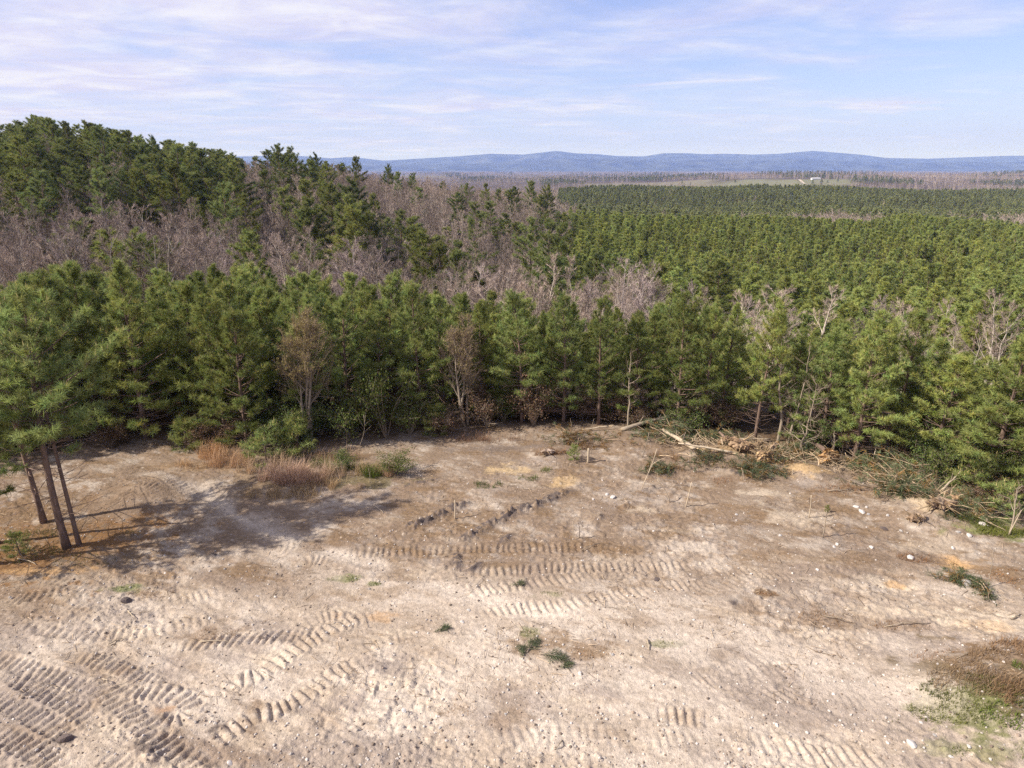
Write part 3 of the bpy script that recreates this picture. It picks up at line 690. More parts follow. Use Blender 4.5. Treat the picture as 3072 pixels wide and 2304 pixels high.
def grow_bare(seed, H=9.0, spread=.5, forks=9, sub=6, twigs=5, tk=3, wt=.012, thick=None, up=.55, stems=1, bud=0, first=.25):
    """leafless hardwood; returns (wood, buds)"""
    r = np.random.default_rng(seed); wood = MB(); bd = MB()
    thick = thick or (.03 + H * .009)
    TW = []; 
    def curve(p, d, L, n=5, wob=.08, rise=.15):
        s = np.linspace(0, 1, n)[:, None]; off = np.cumsum(r.normal(size=(n, 3)) * wob * L / n, 0); off -= off[0]
        return p + d * L * s + off + np.array([0, 0, 1.]) * s ** 2 * L * rise
    for st in range(stems):
        la = r.random() * 6.28; ln_ = .03 + (.16 * r.random() if stems > 1 else .05)
        Ht = H * (1 if st == 0 else .75 + .2 * r.random())
        T = curve(np.array([r.normal() * .12 * (stems > 1), r.normal() * .12 * (stems > 1), -.2]), unit([math.cos(la) * ln_, math.sin(la) * ln_, 1]), Ht + .2, 9, .10, 0)
        rt = thick * (1 - np.linspace(0, 1, 9)) ** .9 + .006
        wood.tube(T, rt, 6, (1.1, 1.1, 1.1))
        ts = np.linspace(0, 1, 9)
        for i in range(forks):
            u = first + (1 - first) * ((i + r.random()) / forks) ** .9; u = min(u, .985)
            p = np.array([np.interp(u, ts, T[:, c]) for c in range(3)])
            az = i * 2.4 + r.normal() * .4; el = up + .35 * u + r.normal() * .12
            d = np.array([math.cos(az) * math.cos(el), math.sin(az) * math.cos(el), math.sin(el)])
            L = H * spread * (1.08 - u) ** .65 * (.55 + .5 * r.random())
            B = curve(p, d, L, 6, .16, .12); rb = np.linspace(np.interp(u, ts, rt) * .6 + .004, .007, 6)
            wood.tube(B, rb, 4, (1.0, 1.0, 1.0), cap=False)
            for j in range(sub):
                v = .2 + .78 * (j + r.random()) / sub
                q = np.array([np.interp(v, np.linspace(0, 1, 6), B[:, c]) for c in range(3)])
                d2 = unit(d + r.normal(size=3) * .55 + np.array([0, 0, .25])); L2 = (.25 + .45 * L * (1.05 - v)) * (.7 + .5 * r.random())
                S = curve(q, d2, L2, 4, .14, .12); wood.tube(S, np.linspace(.011 if wt < .02 else wt * .6, .004 if wt < .02 else wt * .3, 4), 3, (.95, .92, .92), cap=False)
                for m_ in range(twigs):
                    x = .15 + .85 * (m_ + r.random()) / twigs
                    TW.append((np.array([np.interp(x, np.linspace(0, 1, 4), S[:, c]) for c in range(3)]), d2, .22 + .35 * L2 * r.random()))
    if TW:
        b = np.repeat(np.array([a[0] for a in TW]), tk, 0); d = np.repeat(np.array([a[1] for a in TW]), tk, 0); L = np.repeat(np.array([a[2] for a in TW]), tk)[:, None]
        n = len(b); d = unit(d + r.normal(size=(n, 3)) * .5 + np.array([0, 0, .2])); L = L * (.6 + .8 * r.random((n, 1)))
        w = unit(np.cross(d, r.normal(size=(n, 3)))) * wt * .5; tip = b + d * L
        V = np.stack([b - w, b + w, tip], 1).reshape(-1, 3); wood.add(V, np.arange(3 * n).reshape(-1, 3), np.repeat(np.array((.95, .86, .86)) * (.8 + .45 * r.random((n, 1))), 3, 0))
        if bud:
            pts = b + d * L * r.random((n, 1)); kk = r.random(n) < bud; pts = np.repeat(pts[kk], 2, 0) + r.normal(size=(kk.sum() * 2, 3)) * .03
            a = unit(r.normal(size=pts.shape)) * .035; c = unit(r.normal(size=pts.shape)) * .03
            V = np.stack([pts - a, pts + a * .3 + c, pts + a], 1).reshape(-1, 3)
            bd.add(V, np.arange(len(V)).reshape(-1, 3), np.repeat(.75 + .5 * r.random((len(pts), 1)), 3, 0))
    return wood, bd

def grow_shrub(seed, R=1.0, H=1.4, n=520, leaf=.07, stems=9):
    r = np.random.default_rng(seed); wood = MB(); lf = MB(); P = []
    for i in range(stems):
        az = r.random() * 6.28; e = np.array([math.cos(az) * R * (.3 + .7 * r.random()), math.sin(az) * R * (.3 + .7 * r.random()), H * (.55 + .5 * r.random())])
        s = np.linspace(0, 1, 5)[:, None]; B = e * s * np.array([1, 1, 1]) + np.array([0, 0, 1.]) * np.sin(s * 3.1) * .15 * H + r.normal(size=(5, 3)) * .03; B[0] = (0, 0, -.08)
        wood.tube(B, np.linspace(.016, .004, 5), 3, cap=False)
        for j in range(7):
            u = .3 + .7 * r.random(); q = np.array([np.interp(u, s[:, 0], B[:, c]) for c in range(3)])
            t2 = q + unit(r.normal(size=3) + np.array([0, 0, .5])) * (.2 + .3 * R * r.random()); wood.tube(np.stack([q, t2]), np.array([.006, .003]), 3, cap=False)
            for g in range(max(1, n // (stems * 7))): P.append(q + (t2 - q) * (r.random() * 1.2) + r.normal(size=3) * .11)
    P = np.array(P); a = unit(r.normal(size=P.shape)) * leaf * .5; c = unit(np.cross(a, r.normal(size=P.shape))) * leaf * .35
    V = np.stack([P - a, P + c, P + a, P - c], 1).reshape(-1, 3); k = np.arange(len(P))[:, None] * 4
    F = np.vstack([k + [0, 1, 2], k + [0, 2, 3]])
    lf.add(V, F, np.repeat((.7 + .6 * r.random((len(P), 1))) * np.array((1, 1, 1)) * (1 + r.normal(size=(len(P), 3)) * .08), 4, 0))
    return wood, lf

# ------------------------------------------------------------------ tree kinds
YOUNG = []
for i in range(9):
    Hh = [8.2, 7.6, 8.8, 7.0, 8.4, 7.8, 9.0, 7.3, 8.0][i]
    w_, n_ = grow_pine(100 + i, Hh, [.10, .13, .15, .11, .22, .06, .30, .28, .14][i], [2.6, 2.4, 2.5, 2.35, 2.2, 2.8, 2.2, 2.1, 2.5][i], .42, (4, 6), 27, .25, .028, 3.6, 26)
    YOUNG.append((Hh, w_.mesh('young_pine_wood', [M_BARK], True), n_.mesh('young_pine_needles', [M_NEEDLE])))
w_, n_ = grow_pine(137, 8.4, .50, 1.7, .42, (4, 6), 22, .25, .027, 3.6, 18, .3, .085); SLIM = (8.4, w_.mesh('slim_pine_wood', [M_BARK], True), n_.mesh('slim_pine_needles', [M_NEEDLE]))
w_, n_ = grow_pine(131, 9.2, .40, 2.6, .42, (4, 6), 20, .27, .026, 3.8, 22, .35, .125); NEARPINE = (9.2, w_.mesh('tall_pine_wood', [M_BARK], True), n_.mesh('tall_pine_needles', [M_NEEDLE]))
SAPL = []
for i in range(3):
    w_, n_ = grow_pine(160 + i, 1.9, .06, .95, .26, (4, 6), 14, .22, .02, 5, 0, .1, .03)
    SAPL.append((1.9, w_.mesh('sapling_wood', [M_BARK], True), n_.mesh('sapling_needles', [M_NEEDLE])))
HILL = []
for i in range(6):
    Hh = [13, 12, 14, 11.5, 13.5, 12.5][i]
    w_, n_ = grow_pine(200 + i, Hh, [.14, .24, .34, .16, .28, .20][i], [3.5, 3.2, 3.3, 3.1, 3.6, 3.3][i], .52, (4, 6), 20, .38, .058, 3.0, 8, .5, None, .3, True)
    HILL.append((Hh, w_.mesh('hill_pine_wood', [M_BARK], True), n_.mesh('hill_pine_needles', [M_NEEDLE_OLD])))
w_, n_ = grow_pine(231, 14, .5, 2.6, 1.0, (3, 5), 14, .38, .055, 2.8, 10, .4, None, .3, True); LONE = (14, w_.mesh('lone_pine_wood', [M_BARK], True), n_.mesh('lone_pine_needles', [M_NEEDLE_OLD]))

def one_mesh(name, w_, n_, mats):
    mb = MB(); 
    for src, mi in ((w_, 0), (n_, 1)):
        if not src.V: continue
        mb.add(np.vstack(src.V), np.vstack(src.F), np.vstack(src.C), mi)
    return mb.mesh(name, mats)
PLANT = []                                                 # plantation pines, seen from 80 m and more: one mesh each
for i in range(6):
    w_, n_ = grow_pine(300 + i, 9.0, .30, [1.7, 1.55, 1.8, 1.6, 1.7, 1.75][i], .58, (4, 6), 14, .36, .07, 2.4, 0, .3)
    PLANT.append(one_mesh('plantation_pine', w_, n_, [M_BARK, M_NEEDLE_PLANT]))
FARP = []
for i in range(4):
    w_, n_ = grow_pine(340 + i, 9.0, .3, 1.8, .9, (4, 5), 6, .6, .22, 1.0, 0, .2)
    FARP.append(one_mesh('far_pine', w_, n_, [M_BARK, M_NEEDLE_FAR]))
BARE = []
for i in range(7):
    w_, b_ = grow_bare(400 + i, 9.5, [.42, .5, .46, .38, .52, .44, .48][i], 12, 7, 6, 4, .020, None, [.55, .4, .7, .8, .45, .6, .5][i], [1, 1, 2, 3, 1, 2, 1][i])
    BARE.append(w_.mesh('bare_tree', [M_TWIG]))
FARB = []
for i in range(3):
    w_, b_ = grow_bare(440 + i, 10, .5, 8, 4, 3, 3, .12, .16, .55); FARB.append(w_.mesh('far_bare_tree', [M_TWIG]))

def add_tree(name, kind, x, y, z, h, rz, label, group=None, cat='pine tree', sx=1.0):
    H, wm, nm = kind; s = h / H
    e = empty(name, (x, y, z), rz, (s * sx, s * sx, s)); tag(e, label, cat, group)
    obj('trunk', wm, e); obj('crown', nm, e); return e

# ------------------------------------------------------------------ the young stand at the edge of the clearing
placed = []
def free(x, y, d):
    return all((x - a)**2 + (y - b)**2 > d * d for a, b in placed)
HERO = [  # px, py of the foot, height, kind, width, label
    (200, 1640, 9.3, NEARPINE, 1.0, 'tall pine with thick bare trunk in the near left corner, standing on orange needle litter'),
    (237, 1634, 8.0, SLIM, .95, 'slim pine just right of the thick trunk in the near left corner'),
    (132, 1566, 8.6, SLIM, 1.2, 'pine behind the thick trunk in the near left corner'),
    (-10, 1625, 8.4, SLIM, 1.1, 'pine cut by the left edge of the picture, on orange litter'),
    (440, 1312, 8.4, YOUNG[0], 1.0, 'bushy pine behind the left end of the dirt track, beside the dark gap'),
    (745, 1345, 6.8, YOUNG[5], 1.0, 'low-branched yellowish green pine above the tall dry grass, left of the budding tree'),
    (1335, 1235, 6.6, YOUNG[3], .85, 'slender pine left of the pinkish bare tree in the middle of the edge'),
    (1565, 1262, 7.0, YOUNG[7], .9, 'pine with brown dead lower limbs right of the pinkish bare tree'),
    (1690, 1262, 6.9, YOUNG[1], .9, 'dark trunked pine left of the leaning log, in the deep shade'),
    (1795, 1275, 6.8, YOUNG[4], .85, 'pine directly behind the leaning log'),
    (2030, 1292, 7.1, YOUNG[2], .9, 'tall pine with pale bare lower trunk, right of the leaning log'),
    (2110, 1285, 6.8, YOUNG[6], .85, 'pine with dry reddish lower trunk behind the uprooted stumps'),
    (2262, 1332, 7.0, YOUNG[6], .8, 'straight pine with side twigs just left of the bare saplings'),
    (2562, 1386, 6.9, YOUNG[2], .95, 'pine right of the orange root plate with a bare lower trunk'),
    (2670, 1362, 6.8, YOUNG[4], .95, 'leaning pine with bare trunk left of the spreading blue-green pine'),
    (2790, 1420, 5.4, YOUNG[5], 1.25, 'spreading blue-green pine with branches to the ground at the right'),
    (2960, 1480, 6.6, YOUNG[0], 1.15, 'large bushy pine near the right edge of the picture'),
    (3075, 1500, 7.2, YOUNG[3], 1.15, 'bright green pine cut by the right edge of the picture'),
]
for (px, py, h, kd, sx, lb) in HERO:
    x, y, z = gpt(px, py); placed.append((x, y))
    add_tree('pine_tree', kd, x, y, z, h, rng.random() * 6.28, lb, 'pines at the edge of the clearing', sx=sx)
TOPLINE = np.array([(-600, 880), (0, 850), (130, 838), (260, 812), (420, 800), (560, 795), (700, 800), (840, 790), (900, 850), (960, 815), (1080, 830), (1180, 840), (1300, 872), (1430, 880), (1560, 878), (1640, 930), (1720, 900), (1830, 935),
                    (1950, 905), (2060, 900), (2130, 925), (2230, 950), (2300, 930), (2450, 970), (2600, 960), (2730, 985), (2850, 1050), (2900, 1000), (2990, 985), (3072, 970), (3700, 950)], float)
BANDS = np.array([(-600, 20), (0, 19), (900, 17), (1300, 14), (1700, 12), (2300, 11), (3072, 12), (3700, 12)], float)
yy = 20.0; nfill = 0; outf = 0
while yy < 52:
    xx = -44.0
    while xx < 44:
        x = xx + rng.uniform(-.7, .7); y = yy + rng.uniform(-.65, .65); xx += 1.85
        fy = float(front_y(x)); px, py = project(x, y, float(terrain(x, y)))
        band = float(np.interp(px, BANDS[:, 0], BANDS[:, 1]))
        if y < fy + .3 or y > fy + band: continue
        if px < -620 or px > 3500: continue
        if abs(x - G(430, 1300)[0]) < 1.0 and y < fy + 4.5: continue           # the dark gap where the track enters
        if not free(x, y, 1.35): continue
        z = gz(x, y); pt = float(np.interp(px, TOPLINE[:, 0], TOPLINE[:, 1])) + abs(rng.normal()) * 48 - 8
        # tallest tree that keeps the stand's top line
        d = ray(px, pt); ztop = CAMH + d[2] * (y / d[1]); hmax = ztop - z
        h = min(rng.uniform(6.0, 9.4) if px < 1500 else rng.uniform(5.4, 7.9), hmax)
        if h < 3.6: continue
        placed.append((x, y)); nfill += 1
        kd = YOUNG[rng.integers(9) if px < 1500 else (0, 1, 3, 4, 6, 7, 8, 6, 4)[rng.integers(9)]]
        if px < -150 or px > 3230:
            outf += 1
            if outf % 2: continue
        add_tree('pine_tree', kd, x, y, z, h, rng.random() * 6.28, 'young green pine inside the crowded stand behind the front row of pines', 'young pines crowded in the stand', sx=.9 + .2 * rng.random())
    yy += 1.85
# a few neighbours of the near left pines, whose shade falls into the picture
for (x, y, h) in [(-19.5, 20.5, 8.6), (-18.6, 18.6, 8.0)]:
    if free(x, y, 1.2):
        placed.append((x, y)); add_tree('pine_tree', YOUNG[int(abs(x * 10)) % 9], x, y, gz(x, y), h, rng.random() * 6.28, 'young green pine inside the crowded stand behind the front row of pines', 'young pines crowded in the stand')

# hardwoods among the stand
def bare_thing(name, seed, px, py, h, label, bud=0, **kw):
    x, y, z = gpt(px, py); w_, b_ = grow_bare(seed, h, bud=bud, **kw)
    e = empty(name, (x, y, z), 0); tag(e, label, 'bare tree')
    obj('trunk', w_.mesh('trunk', [M_DEADWOOD], True), e)
    if bud: obj('crown', b_.mesh('buds', [M_BUD]), e)
    placed.append((x, y)); return e
bare_thing('budding_tree', 501, 925, 1330, 6.3, 'broad many-stemmed tree with tan spring buds standing in front of the green pines', .75, spread=.50, forks=12, sub=8, twigs=7, tk=3, wt=.010, up=.78, stems=4, first=.35)
bare_thing('budding_tree', 502, 1395, 1270, 5.4, 'pinkish brown many-stemmed tree with sparse buds between two pines mid-edge', .3, spread=.46, forks=11, sub=8, twigs=7, tk=3, wt=.010, up=.8, stems=4, first=.3)
bare_thing('bare_sapling', 503, 2330, 1348, 5.6, 'tallest of the slim leafless trunks at the right side of the uprooted stumps', spread=.26, forks=14, sub=3, twigs=2, tk=2, wt=.010, up=.45, thick=.075, first=.2)
bare_thing('bare_sapling', 504, 2362, 1352, 4.9, 'slim leafless trunk leaning beside the tallest bare one by the stumps', spread=.26, forks=12, sub=3, twigs=2, tk=2, wt=.010, up=.35, thick=.055, first=.2)
bare_thing('bare_sapling', 505, 2392, 1372, 3.6, 'short greyish leafless tree with many drooping side twigs by the stumps', spread=.40, forks=20, sub=4, twigs=3, tk=2, wt=.010, up=.12, thick=.05, first=.15)
bare_thing('bare_sapling', 506, 1885, 1300, 3.7, 'dead bare pine skeleton above the leaning log', spread=.26, forks=12, sub=2, twigs=2, tk=2, wt=.010, up=.3, thick=.05, first=.3)
bare_thing('bare_sapling', 507, 3028, 1608, 1.9, 'small leafless forked sapling near the right edge below the bushes', spread=.4, forks=6, sub=3, twigs=2, tk=2, wt=.010, up=.7, thick=.035, first=.35)

# ------------------------------------------------------------------ wooded valley and hills behind
SKY = np.array([(-500, 400), (0, 388), (60, 372), (130, 345), (190, 352), (260, 365), (340, 372), (400, 392), (480, 405), (560, 422), (640, 440), (700, 452), (730, 480), (790, 470), (830, 442), (880, 446), (905, 470), (960, 478), (1050, 485), (1100, 515),
                (1180, 508), (1250, 528), (1330, 548), (1400, 552), (1500, 570), (1640, 560), (1720, 590), (1900, 640), (2300, 642), (2600, 660), (2680, 640), (3072, 665), (3700, 670)], float)
def limit(px, x, y, z, h, jit=12):
    pt = float(np.interp(px, SKY[:, 0], SKY[:, 1])) + abs(rng.normal()) * jit
    d = ray(px, pt); return min(h, CAMH + d[2] * (y / d[1]) - z)
HP = [  # single pines that stand out: px, py of the tip, distance, kind, label
    (830, 442, 150, HILL[0], 1.0, 'round-crowned dark pine breaking the skyline, left of the far blue hills'),
    (878, 446, 156, HILL[3], .9, 'smaller dark pine touching the round-crowned one on the skyline'),
    (948, 466, 165, HILL[4], .8, 'small dark pine alone on the brown skyline, right of the round-crowned pair'),
    (1060, 476, 180, HILL[1], .8, 'slender pine on the skyline where the brown ridge dips'),
    (745, 700, 78, HILL[5], .7, 'narrow light green pine at the foot of the hill among grey trees'),
    (905, 545, 112, HILL[2], 1.15, 'tall pine at the left of the dark clump on the middle slope'),
    (985, 560, 108, HILL[0], 1.15, 'broad dark pine in the middle of the clump on the middle slope'),
    (1062, 548, 112, HILL[4], 1.1, 'tall dark pine at the right of the clump on the middle slope'),
    (1040, 640, 92, HILL[5], 1.15, 'lighter green pine standing in front of the dark clump on the middle slope'),
    (1100, 650, 96, HILL[1], 1.0, 'dark pine on the lower right of the clump on the middle slope'),
    (945, 600, 100, HILL[3], 1.1, 'dark pine low in the clump on the middle slope, left of the lighter one'), (870, 570, 108, HILL[5], 1.0, 'pine at the far left of the clump on the middle slope'), (1020, 590, 102, HILL[3], 1.1, 'dark pine behind the lighter one in the clump on the middle slope'),
    (1262, 708, 78, HILL[0], 1.1, 'round-topped pine rising just behind the stand, left of centre'),
    (1330, 742, 76, HILL[3], 1.0, 'lower pine right beside the round-topped one behind the stand'),
    (1380, 770, 74, HILL[5], .8, 'pointed pine behind the stand below the lone tall pine'),
    (1440, 622, 100, LONE, 1.05, 'lone tall pine with a visible bare trunk among grey leafless trees'),
    (1160, 498, 205, HILL[4], .8, 'pointed pine on the ridge right of the brown dip'),
    (1232, 522, 196, HILL[2], .9, 'pine at the right end of the ridge top cluster'),
    (1195, 520, 200, HILL[1], .8, 'pine in the middle of the ridge top cluster'),
    (1330, 548, 200, HILL[0], .8, 'dark pine left of the row above the brown slope'), (1400, 552, 205, HILL[3], .9, 'broad pine in the row above the brown slope'), (1460, 556, 210, HILL[5], .8, 'third pine of the row above the brown slope'),
    (1545, 566, 200, HILL[0], 1.1, 'wide dark pine where the brown slope meets the plantation'), (1600, 548, 210, HILL[1], .9, 'taller pine left of the wide dark one by the plantation corner'), (1640, 556, 214, HILL[4], .9, 'pine at the left corner of the far plantation'),
    (1590, 660, 118, HILL[3], .9, 'dark pine in the small group left of the near plantation'), (1640, 672, 115, HILL[5], .9, 'middle pine of the small group left of the near plantation'), (1690, 680, 112, HILL[0], .9, 'right pine of the small group left of the near plantation'),
    (2165, 795, 80, HILL[0], 1.2, 'big round dark pine in front of the plantation above the pale bare trees'), (2310, 850, 74, HILL[3], 1.0, 'rounded pine at the plantation edge right of the pale bare trees'),
    (800, 520, 128, HILL[5], 1.0, 'light green pine below the skyline pair on the brown slope'), (690, 540, 118, HILL[1], 1.0, 'grey-green pine between the hill forest and the dark clump'),
    (600, 600, 100, HILL[3], .9, 'stout pine low on the left hill beside the bare trees'),
]
for (px, py, Yd, kd, sx, lb) in HP:
    x, y, ztop = at_depth(px, py, Yd); z = gz(x, y); h = max(6.0, min(17.0, ztop - z)); placed.append((x, y))
    e = add_tree('hill_pine', kd, x, y, z, h, rng.random() * 6.28, lb, 'mature pines on the slopes', sx=sx)
HB = [(1885, 800, 60, 1.0, 'pale spreading bare tree behind the stand, left one of the white-limbed trees'), (2090, 850, 60, .8, 'pale bare tree behind the stand, right of the dark round pine'), (1760, 850, 62, .8, 'thin pale bare tree left of the white-limbed spreading tree'), (2240, 890, 60, .7, 'small pale bare tree behind the right half of the stand'),
      (2640, 900, 66, .7, 'white trunked bare tree standing against the dark plantation at the right'), (1980, 790, 66, .9, 'bare tree right of the white-limbed spreading tree'), (170, 690, 66, 1.0, 'bare tree with greenish crown at the foot of the left hill'), (1690, 930, 56, .8, 'low bare tree peeping over the middle of the stand')]
PALEB = [grow_bare(470 + i, 9.5, .5, 13, 7, 6, 3, .022, .09, .5, 3)[0].mesh('pale_bare_tree', [mat_solid('pale_bark_%d' % i, (.40, .34, .30), .2, 3, .9, True, 0, 20, .1)]) for i in range(2)]
for q, (px, py, Yd, sx, lb) in enumerate(HB):
    x, y, ztop = at_depth(px, py, Yd); z = gz(x, y); h = max(4., min(13, ztop - z)); placed.append((x, y))
    tag(obj('bare_tree', PALEB[q % 2], None, (x, y, z - .1), (0, 0, rng.random() * 6.28), (h / 9.5 * sx, h / 9.5 * sx, h / 9.5)), lb, 'bare tree', 'leafless trees in the valley')

pines, plants, bares, farp, farb = [], [], [], [], []
# left hill and middle slopes
yy = 52.0
while yy < 300:
    stp = 3.1 if yy < 120 else (3.6 if yy < 200 else 5.2)
    xx = -1.0 * yy
    while xx < .22 * yy:
        x = xx + rng.uniform(-.45, .45) * stp; y = yy + rng.uniform(-.45, .45) * stp; xx += stp
        u = x / y
        if y < front_y(x) + np.interp(CX + FPX * u, BANDS[:, 0], BANDS[:, 1]) + 3: continue
        z = float(terrain(x, y)); px, py = project(x, y, z)
        if px < -250 or not free(x, y, 2.2): continue
        n = float(fbm(x / 22 + 4, y / 22, 3, 77)); n2_ = float(fbm(x / 40, y / 40 + 7, 2, 78))
        # pines on the upper hill, hardwoods in the hollow and on the right-hand slope
        if u < -.40: p = .92 if (y > 96 + (n - .5) * 26) else (.05 if y < 92 else .3)
        elif u < -.16: p = .22 if (n > .6 and y > 95) else .03
        else: p = .25 if (n > .6 and y > 110) else .03
        if u > .07 + (n2_ - .5) * .12 and y > 92: continue                 # the plantation takes over
        if rng.random() < p:
            if not all((x - a)**2 + (y - b)**2 > 19 for b, a, _, _ in pines[-160:]):
                if rng.random() < .8: bares.append((y, x, z, limit(px, x, y, z, rng.uniform(4, 7.5), 8)))
                continue
            h = limit(px, x, y, z, rng.uniform(9.5, 14))
            if h < 5: continue
            pines.append((y, x, z, h))
        else:
            h = limit(px, x, y, z, rng.uniform(7, 11.0), 8)
            if h < 3.5: continue
            bares.append((y, x, z, h))
    yy += stp
# hollow with leafless trees in front of the plantation
yy = 44.0
while yy < 86:
    xx = -.05 * yy
    while xx < .95 * yy:
        x = xx + rng.uniform(-1.3, 1.3); y = yy + rng.uniform(-1.3, 1.3); xx += 2.9
        if y < front_y(x) + np.interp(CX + FPX * x / y, BANDS[:, 0], BANDS[:, 1]) + 3: continue
        z = float(terrain(x, y)); px, py = project(x, y, z)
        if not free(x, y, 1.7): continue
        z -= .0
        if rng.random() < .74 - .35 * sstep(62, 80, y) - .42 * sstep(2150, 2500, px) - .2 * sstep(2750, 3050, px): bares.append((y, x, z, rng.uniform(5.0, 8.5) if px > 1500 else rng.uniform(6, 9)))
        elif y > 60 or (px > 2150 and y > 52): plants.append((y, x, z, rng.uniform(6.5, 9)))
    yy += 2.9
# the near plantation, in rows
yy = 84.0
while yy < 262:
    stp = 3.3 if yy < 150 else 3.5
    xx = .02 * yy
    while xx < .92 * yy:
        x = xx + rng.uniform(-1.3, 1.3); y = yy + rng.uniform(-1.3, 1.3); xx += stp
        u = x / y; n2_ = float(fbm(x / 40, y / 40 + 7, 2, 78)); gap = float(fbm(x / 14, y / 14, 3, 83))
        if u < .085 + (n2_ - .5) * .12 - .02 * (y < 100): continue
        if not free(x, y, 2.0): continue
        z = float(terrain(x, y)); px, py = project(x, y, z)
        h = limit(px, x, y, z, rng.uniform(7.4, 10.6) + 3.6 * (gap - .4), 6)
        if h < 4.5 or (u > .2 and rng.random() < .03 + .2 * (gap < .30)): continue
        plants.append((y, x, z, h))
    yy += stp
# the far plantation and the woods beyond
yy = 268.0
while yy < 730:
    stp = 3.7 if yy < 420 else 4.6
    xx = -.3 * yy
    while xx < .92 * yy:
        x = xx + rng.uniform(-1.3, 1.3); y = yy + rng.uniform(-1.3, 1.3); xx += stp
        u = x / y; z = float(0)
        if u < .02 and rng.random() < .6: continue
        (farp if (u > .07 and (y > 330 or vnoise(x / 45, 3.3, 5) < .55) and rng.random() < .985) else farb).append((y, x, 0, rng.uniform(7.5, 10)))
    yy += stp
yy = 735.0
while yy < 6500:
    stp = max(8.0, yy / 105.)
    xx = -.95 * yy
    while xx < .95 * yy:
        x = xx + rng.uniform(-.5, .5) * stp; y = yy + rng.uniform(-.5, .5) * stp; xx += stp
        n = float(vnoise(x / 120 + 3, y / 260, 88)); px = CX + FPX * (x / y) / CP
        w = 0.0
        inf_ = (1760 < px < 2130 and 1250 < y < 1750) or (2100 < px < 2560 and 1180 < y < 1560) or (1200 < px < 1330 and 2600 < y < 3600) or (900 < px < 1010 and 2900 < y < 3600) or (1420 < px < 1640 and 3000 < y < 3500)
        if inf_ and rng.random() > .03 + .35 * (vnoise(x / 130, y / 60, 91) > .74): continue
        dens = 1.0 if y < 2500 else .8
        if rng.random() > dens: continue
        sc_ = 1.0 if stp < 12 else stp / 12
        pine = n > .70 or (1760 < px < 2150 and 1930 < y < 2350) or (px > 2350 and px < 2480 and 1640 < y < 1800) or (1600 < px < 1800 and 2300 < y < 2700)
        (farp if pine else farb).append((y, x, 0, min(rng.uniform(8, 12) * (1 + (sc_ - 1) * .35), 16)))
    yy += stp

def zall(lst):
    A = np.array(lst, float); A[:, 2] = terrain(A[:, 1], A[:, 0]); return A
def visible(x, y, z, h):
    px, py = project(x, y, z + h); return -60 < px < 3132

# single trees: the nearest in view; the remainder of each wood is one mass
pines.sort(); plants.sort(); bares.sort()
cnt = 0; rest_h = []
for (y, x, z, h) in pines:
    if visible(x, y, z, h) and cnt < 262:
        cnt += 1; u = x / y
        if u < -.40: lb, g = 'green pine in the forest covering the left hill', 'pines of the forest on the left hill'
        else: lb, g = 'pine scattered among leafless trees on the brown middle slope', 'pines scattered over the brown slope'
        add_tree('hill_pine', HILL[rng.integers(6)], x, y, z - .1, h, rng.random() * 6.28, lb, g, sx=1.0 + .35 * rng.random())
    else: rest_h.append((y, x, z, h))
cnt = 0; rest_p = []
for (y, x, z, h) in plants:
    if visible(x, y, z, h) and cnt < 300:
        cnt += 1; s = h / 9.0; k = 1.05 + .35 * rng.random()
        tag(obj('plantation_pine', PLANT[rng.integers(6)], None, (x, y, z - .1), (0, 0, rng.random() * 6.28), (s * k, s * k, s)), 'pine along the near edge of the dense plantation on the right', 'pine tree', 'pines at the near edge of the plantation')
    else: rest_p.append((y, x, z, h))
cnt = 0; rest_b = []
for (y, x, z, h) in bares:
    if visible(x, y, z, h) and cnt < 290:
        cnt += 1; s = h / 9.5; k = .9 + .3 * rng.random()
        tag(obj('bare_tree', PALEB[cnt % 2] if rng.random() < .10 else BARE[rng.integers(7)], None, (x, y, z - .1), (0, 0, rng.random() * 6.28), (s * k, s * k, s)), 'grey-brown leafless tree in the hollow behind the young pines', 'bare tree', 'leafless trees in the hollow')
    else: rest_b.append((y, x, z, h))

